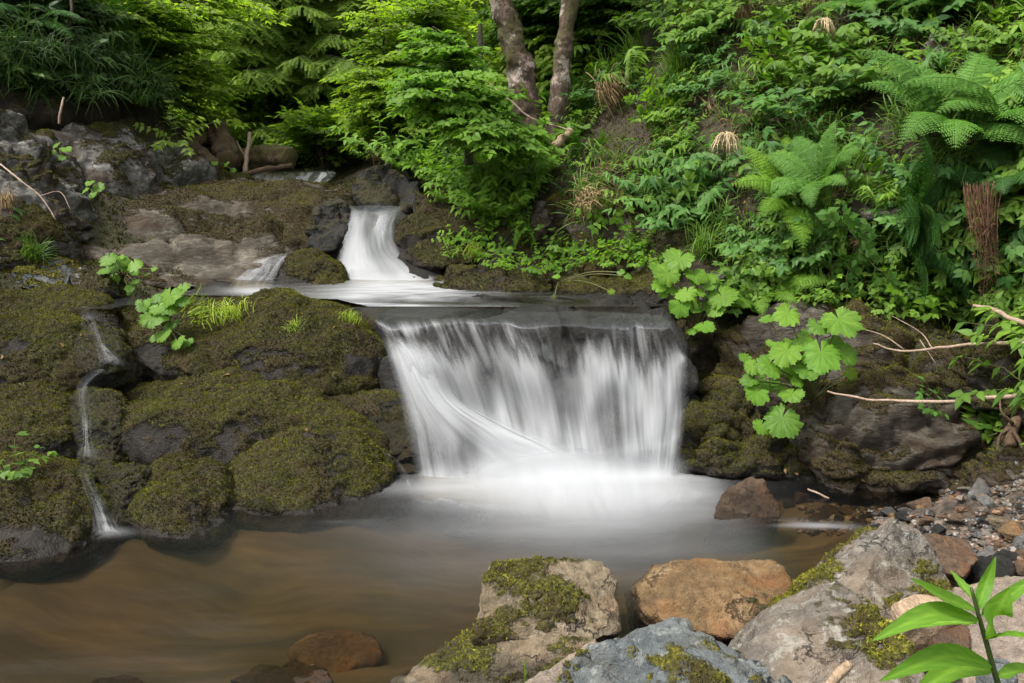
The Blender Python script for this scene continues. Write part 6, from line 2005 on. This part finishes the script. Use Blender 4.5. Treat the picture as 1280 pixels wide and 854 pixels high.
# log pile at the head of the slab
log('fallen_log', 'long brown fallen log slanting down into the log pile, mossy on top', 'log', [(205, 165, 9.6), (235, 185, 9.3), (270, 210, 9.0)], .095, WOODM, 14, 5, 11, taper=.85)
log('fallen_log', 'upright broken stump end in the middle of the log pile', 'log', [(283, 205, 9.3), (278, 180, 9.5), (272, 158, 9.7)], .13, WOODM, 14, 5, 12, taper=.8)
log('fallen_log', 'thick rotten log lying on its side with a dark hollow end by the far waterfall', 'log', [(296, 203, 9.8), (330, 197, 9.6), (362, 196, 9.4)], .125, WOODM, 14, 5, 13, taper=.9)
log('fallen_log', 'thin grey dead branch standing before the rotten log', 'log', [(307, 218, 9.2), (309, 190, 9.3), (313, 165, 9.4)], .026, TWIG, 8, 9, 14, [('side_shoot', [(308, 198, 9.3), (300, 185, 9.3), (296, 176, 9.3)], .012)])
log('fallen_log', 'low driftwood log lying along the water before the rotten log', 'log', [(300, 220, 9.1), (330, 212, 9.2), (365, 206, 9.4)], .03, WOODM, 8, 9, 15)
log('fallen_log', 'short log leaning at the left of the log pile against the earth', 'log', [(225, 195, 9.2), (250, 175, 9.5), (268, 162, 9.8)], .07, WOODM, 10, 6, 16)
log('stump', 'decayed stump foot with roots at the right edge over the gravel block', 'stump', [(1262, 560, 3.58), (1268, 535, 3.64), (1290, 515, 3.7)], .028, WOODM, 12, 14, 17,
    [('root', [(1264, 535, 3.62), (1250, 545, 3.6), (1247, 565, 3.55)], .009), ('root', [(1266, 530, 3.62), (1252, 515, 3.62), (1250, 500, 3.66)], .008), ('root', [(1268, 540, 3.6), (1278, 560, 3.52), (1282, 590, 3.48)], .009)])
rock('wood_fragment', 'weathered splintered wood fragment between the wedge stones and the seedling', [(1128, 760, 2.06), (1150, 745, 2.10), (1195, 748, 2.08), (1200, 760, 2.04), (1160, 772, 2.02), (1135, 770, 2.02)], WOODP, cat='wood', back=.06, drop=.03, p=16, amp=.06, sub=5, seed=95)
rock('bark_piece', 'flat reddish piece of bark lying on the gravel at the right edge', [(1240, 655, 3.12), (1285, 653, 3.14), (1290, 662, 3.06), (1245, 668, 3.04)], LM['litter'], cat='bark', back=.04, drop=.02, p=16, amp=.03, sub=4, seed=96)

# brown roots hanging as a curtain
def roots():
    rng = np.random.default_rng(51)
    yr = hit(1226, 270)[0][1] - .10
    base = P(1226, 232, yr)
    mb = MB()
    for i in range(64):
        x0 = 1226 + rng.normal(0, 13)
        x1 = 1232 + (x0 - 1226) * .55 + rng.normal(0, 7)
        yb = rng.uniform(280, 388)
        Y0 = yr + rng.normal(0, .03)
        p = spline([P(x0, 226 + rng.uniform(0, 12), Y0), P((x0 + x1) / 2 + rng.normal(0, 3), 275, Y0 - .06), P(x1, yb, Y0 - .14)], 10)
        v, t, q = tube(p - base, np.linspace(.0024, .0006, 10) * rng.uniform(.4, 1.3) * (2.4 if i % 25 == 0 else 1), 4)
        mb.add(v, t, q, rng.random())
        k = 5
        pp = p[rng.integers(2, 10, k)] + rng.normal(0, .006, (k, 3)) - base
        inst(mb, np.array([[-.16, 0, 0], [.16, 0, 0], [0, 1, 0]]), [[0, 1, 2]], None, pp, frames(np.array([0, 0, -1.0]) + rng.normal(0, .6, (k, 3)), rng.normal(size=(k, 3))), rng.uniform(.012, .035, k), rng.uniform(0, 1, k))
    tag(link('hanging_roots', mb.mesh('hanging_roots'), LM['root'], None, base), 'reddish brown curtain of thin roots hanging from the right bank', 'roots')
roots()

# ------------------------------------------------------------------ the seedling close to the lens
def seedling():
    rng_s = np.random.default_rng(8)
    Yb = 1.0
    base = P(1262, 900, Yb)
    root = tag(empty('seedling', base), 'bright green seedling with long pointed leaves in the bottom right corner, nearest to the viewer', 'plant')
    stem = spline([base, P(1246, 850, Yb), P(1232, 800, Yb), P(1222, 765, Yb), P(1214, 735, Yb)], 14)
    mb = MB()
    v, t, q = tube(stem - base, np.linspace(.0042, .002, 14), 8)
    mb.add(v, t, q, .2)
    link('stem', mb.mesh('stem'), LM['stem'], root)
    LV = [  # root of leaf, middle, tip, half width px
     ((1219, 762, 1.0), (1180, 748, .97), (1136, 722, .95), 13), ((1217, 750, 1.0), (1205, 735, 1.03), (1187, 712, 1.05), 8), ((1220, 765, 1.0), (1232, 730, 1.02), (1245, 694, 1.02), 9),
     ((1224, 775, 1.0), (1165, 768, .95), (1088, 802, .90), 15), ((1222, 780, 1.0), (1175, 778, 1.03), (1100, 790, 1.06), 9), ((1230, 795, 1.0), (1245, 765, .98), (1262, 735, .97), 19), ((1232, 800, 1.0), (1260, 795, .97), (1300, 800, .93), 12),
     ((1226, 770, 1.0), (1262, 745, 1.05), (1300, 715, 1.08), 10), ((1240, 832, 1.0), (1180, 822, .95), (1098, 852, .88), 17), ((1242, 838, 1.0), (1190, 838, 1.0), (1130, 880, .95), 16), ((1246, 845, 1.0), (1280, 840, .98), (1320, 852, .94), 13)]
    for i, (a, b, c, w) in enumerate(LV):
        n = 16
        path = spline([P(*a), P(*b), P(*c)], n)
        t = np.linspace(0, 1, n)
        wd = w / FPX * np.sin(np.pi * t ** .75) ** .85 * 1.02
        d = np.gradient(path, axis=0)
        upv = np.array([.1, -.55, 1.0])
        sd = np.cross(d, np.broadcast_to(upv, d.shape))
        sd /= np.linalg.norm(sd, axis=1, keepdims=True)
        nn = np.cross(sd, d); nn /= np.linalg.norm(nn, axis=1, keepdims=True)
        rows, rv = [], []
        for u in (-1, -.66, -.33, -.06, .06, .33, .66, 1):
            rows.append(path + sd * (wd * u)[:, None] + nn * (wd * (.34 * abs(u) ** 1.2) + .0006 * np.sin(t * 55 + u * 3) * abs(u))[:, None])
            rv.append(np.full(n, .5 + (.32 if abs(u) < .1 else -.10 * (abs(u) > .9))) + .14 * np.sin(t * 62 - abs(u) * 7) + rng_s.normal(0, .05, n))
        mb = MB()
        mb.add(np.concatenate(rows) - base, None, grid_quads(8, n), np.concatenate(rv))
        link('leaf', mb.mesh('leaf'), LM['seedling'], root)
seedling()
mbg = grass_mb(91, 3, .07, .1, .003, .1, .004)
tag(link('grass_tuft', mbg.mesh('grass_tuft'), LM['grass'], None, P(655, 858, 2.05)), 'single short grass blade before the orange tan stone at the bottom edge', 'grass')
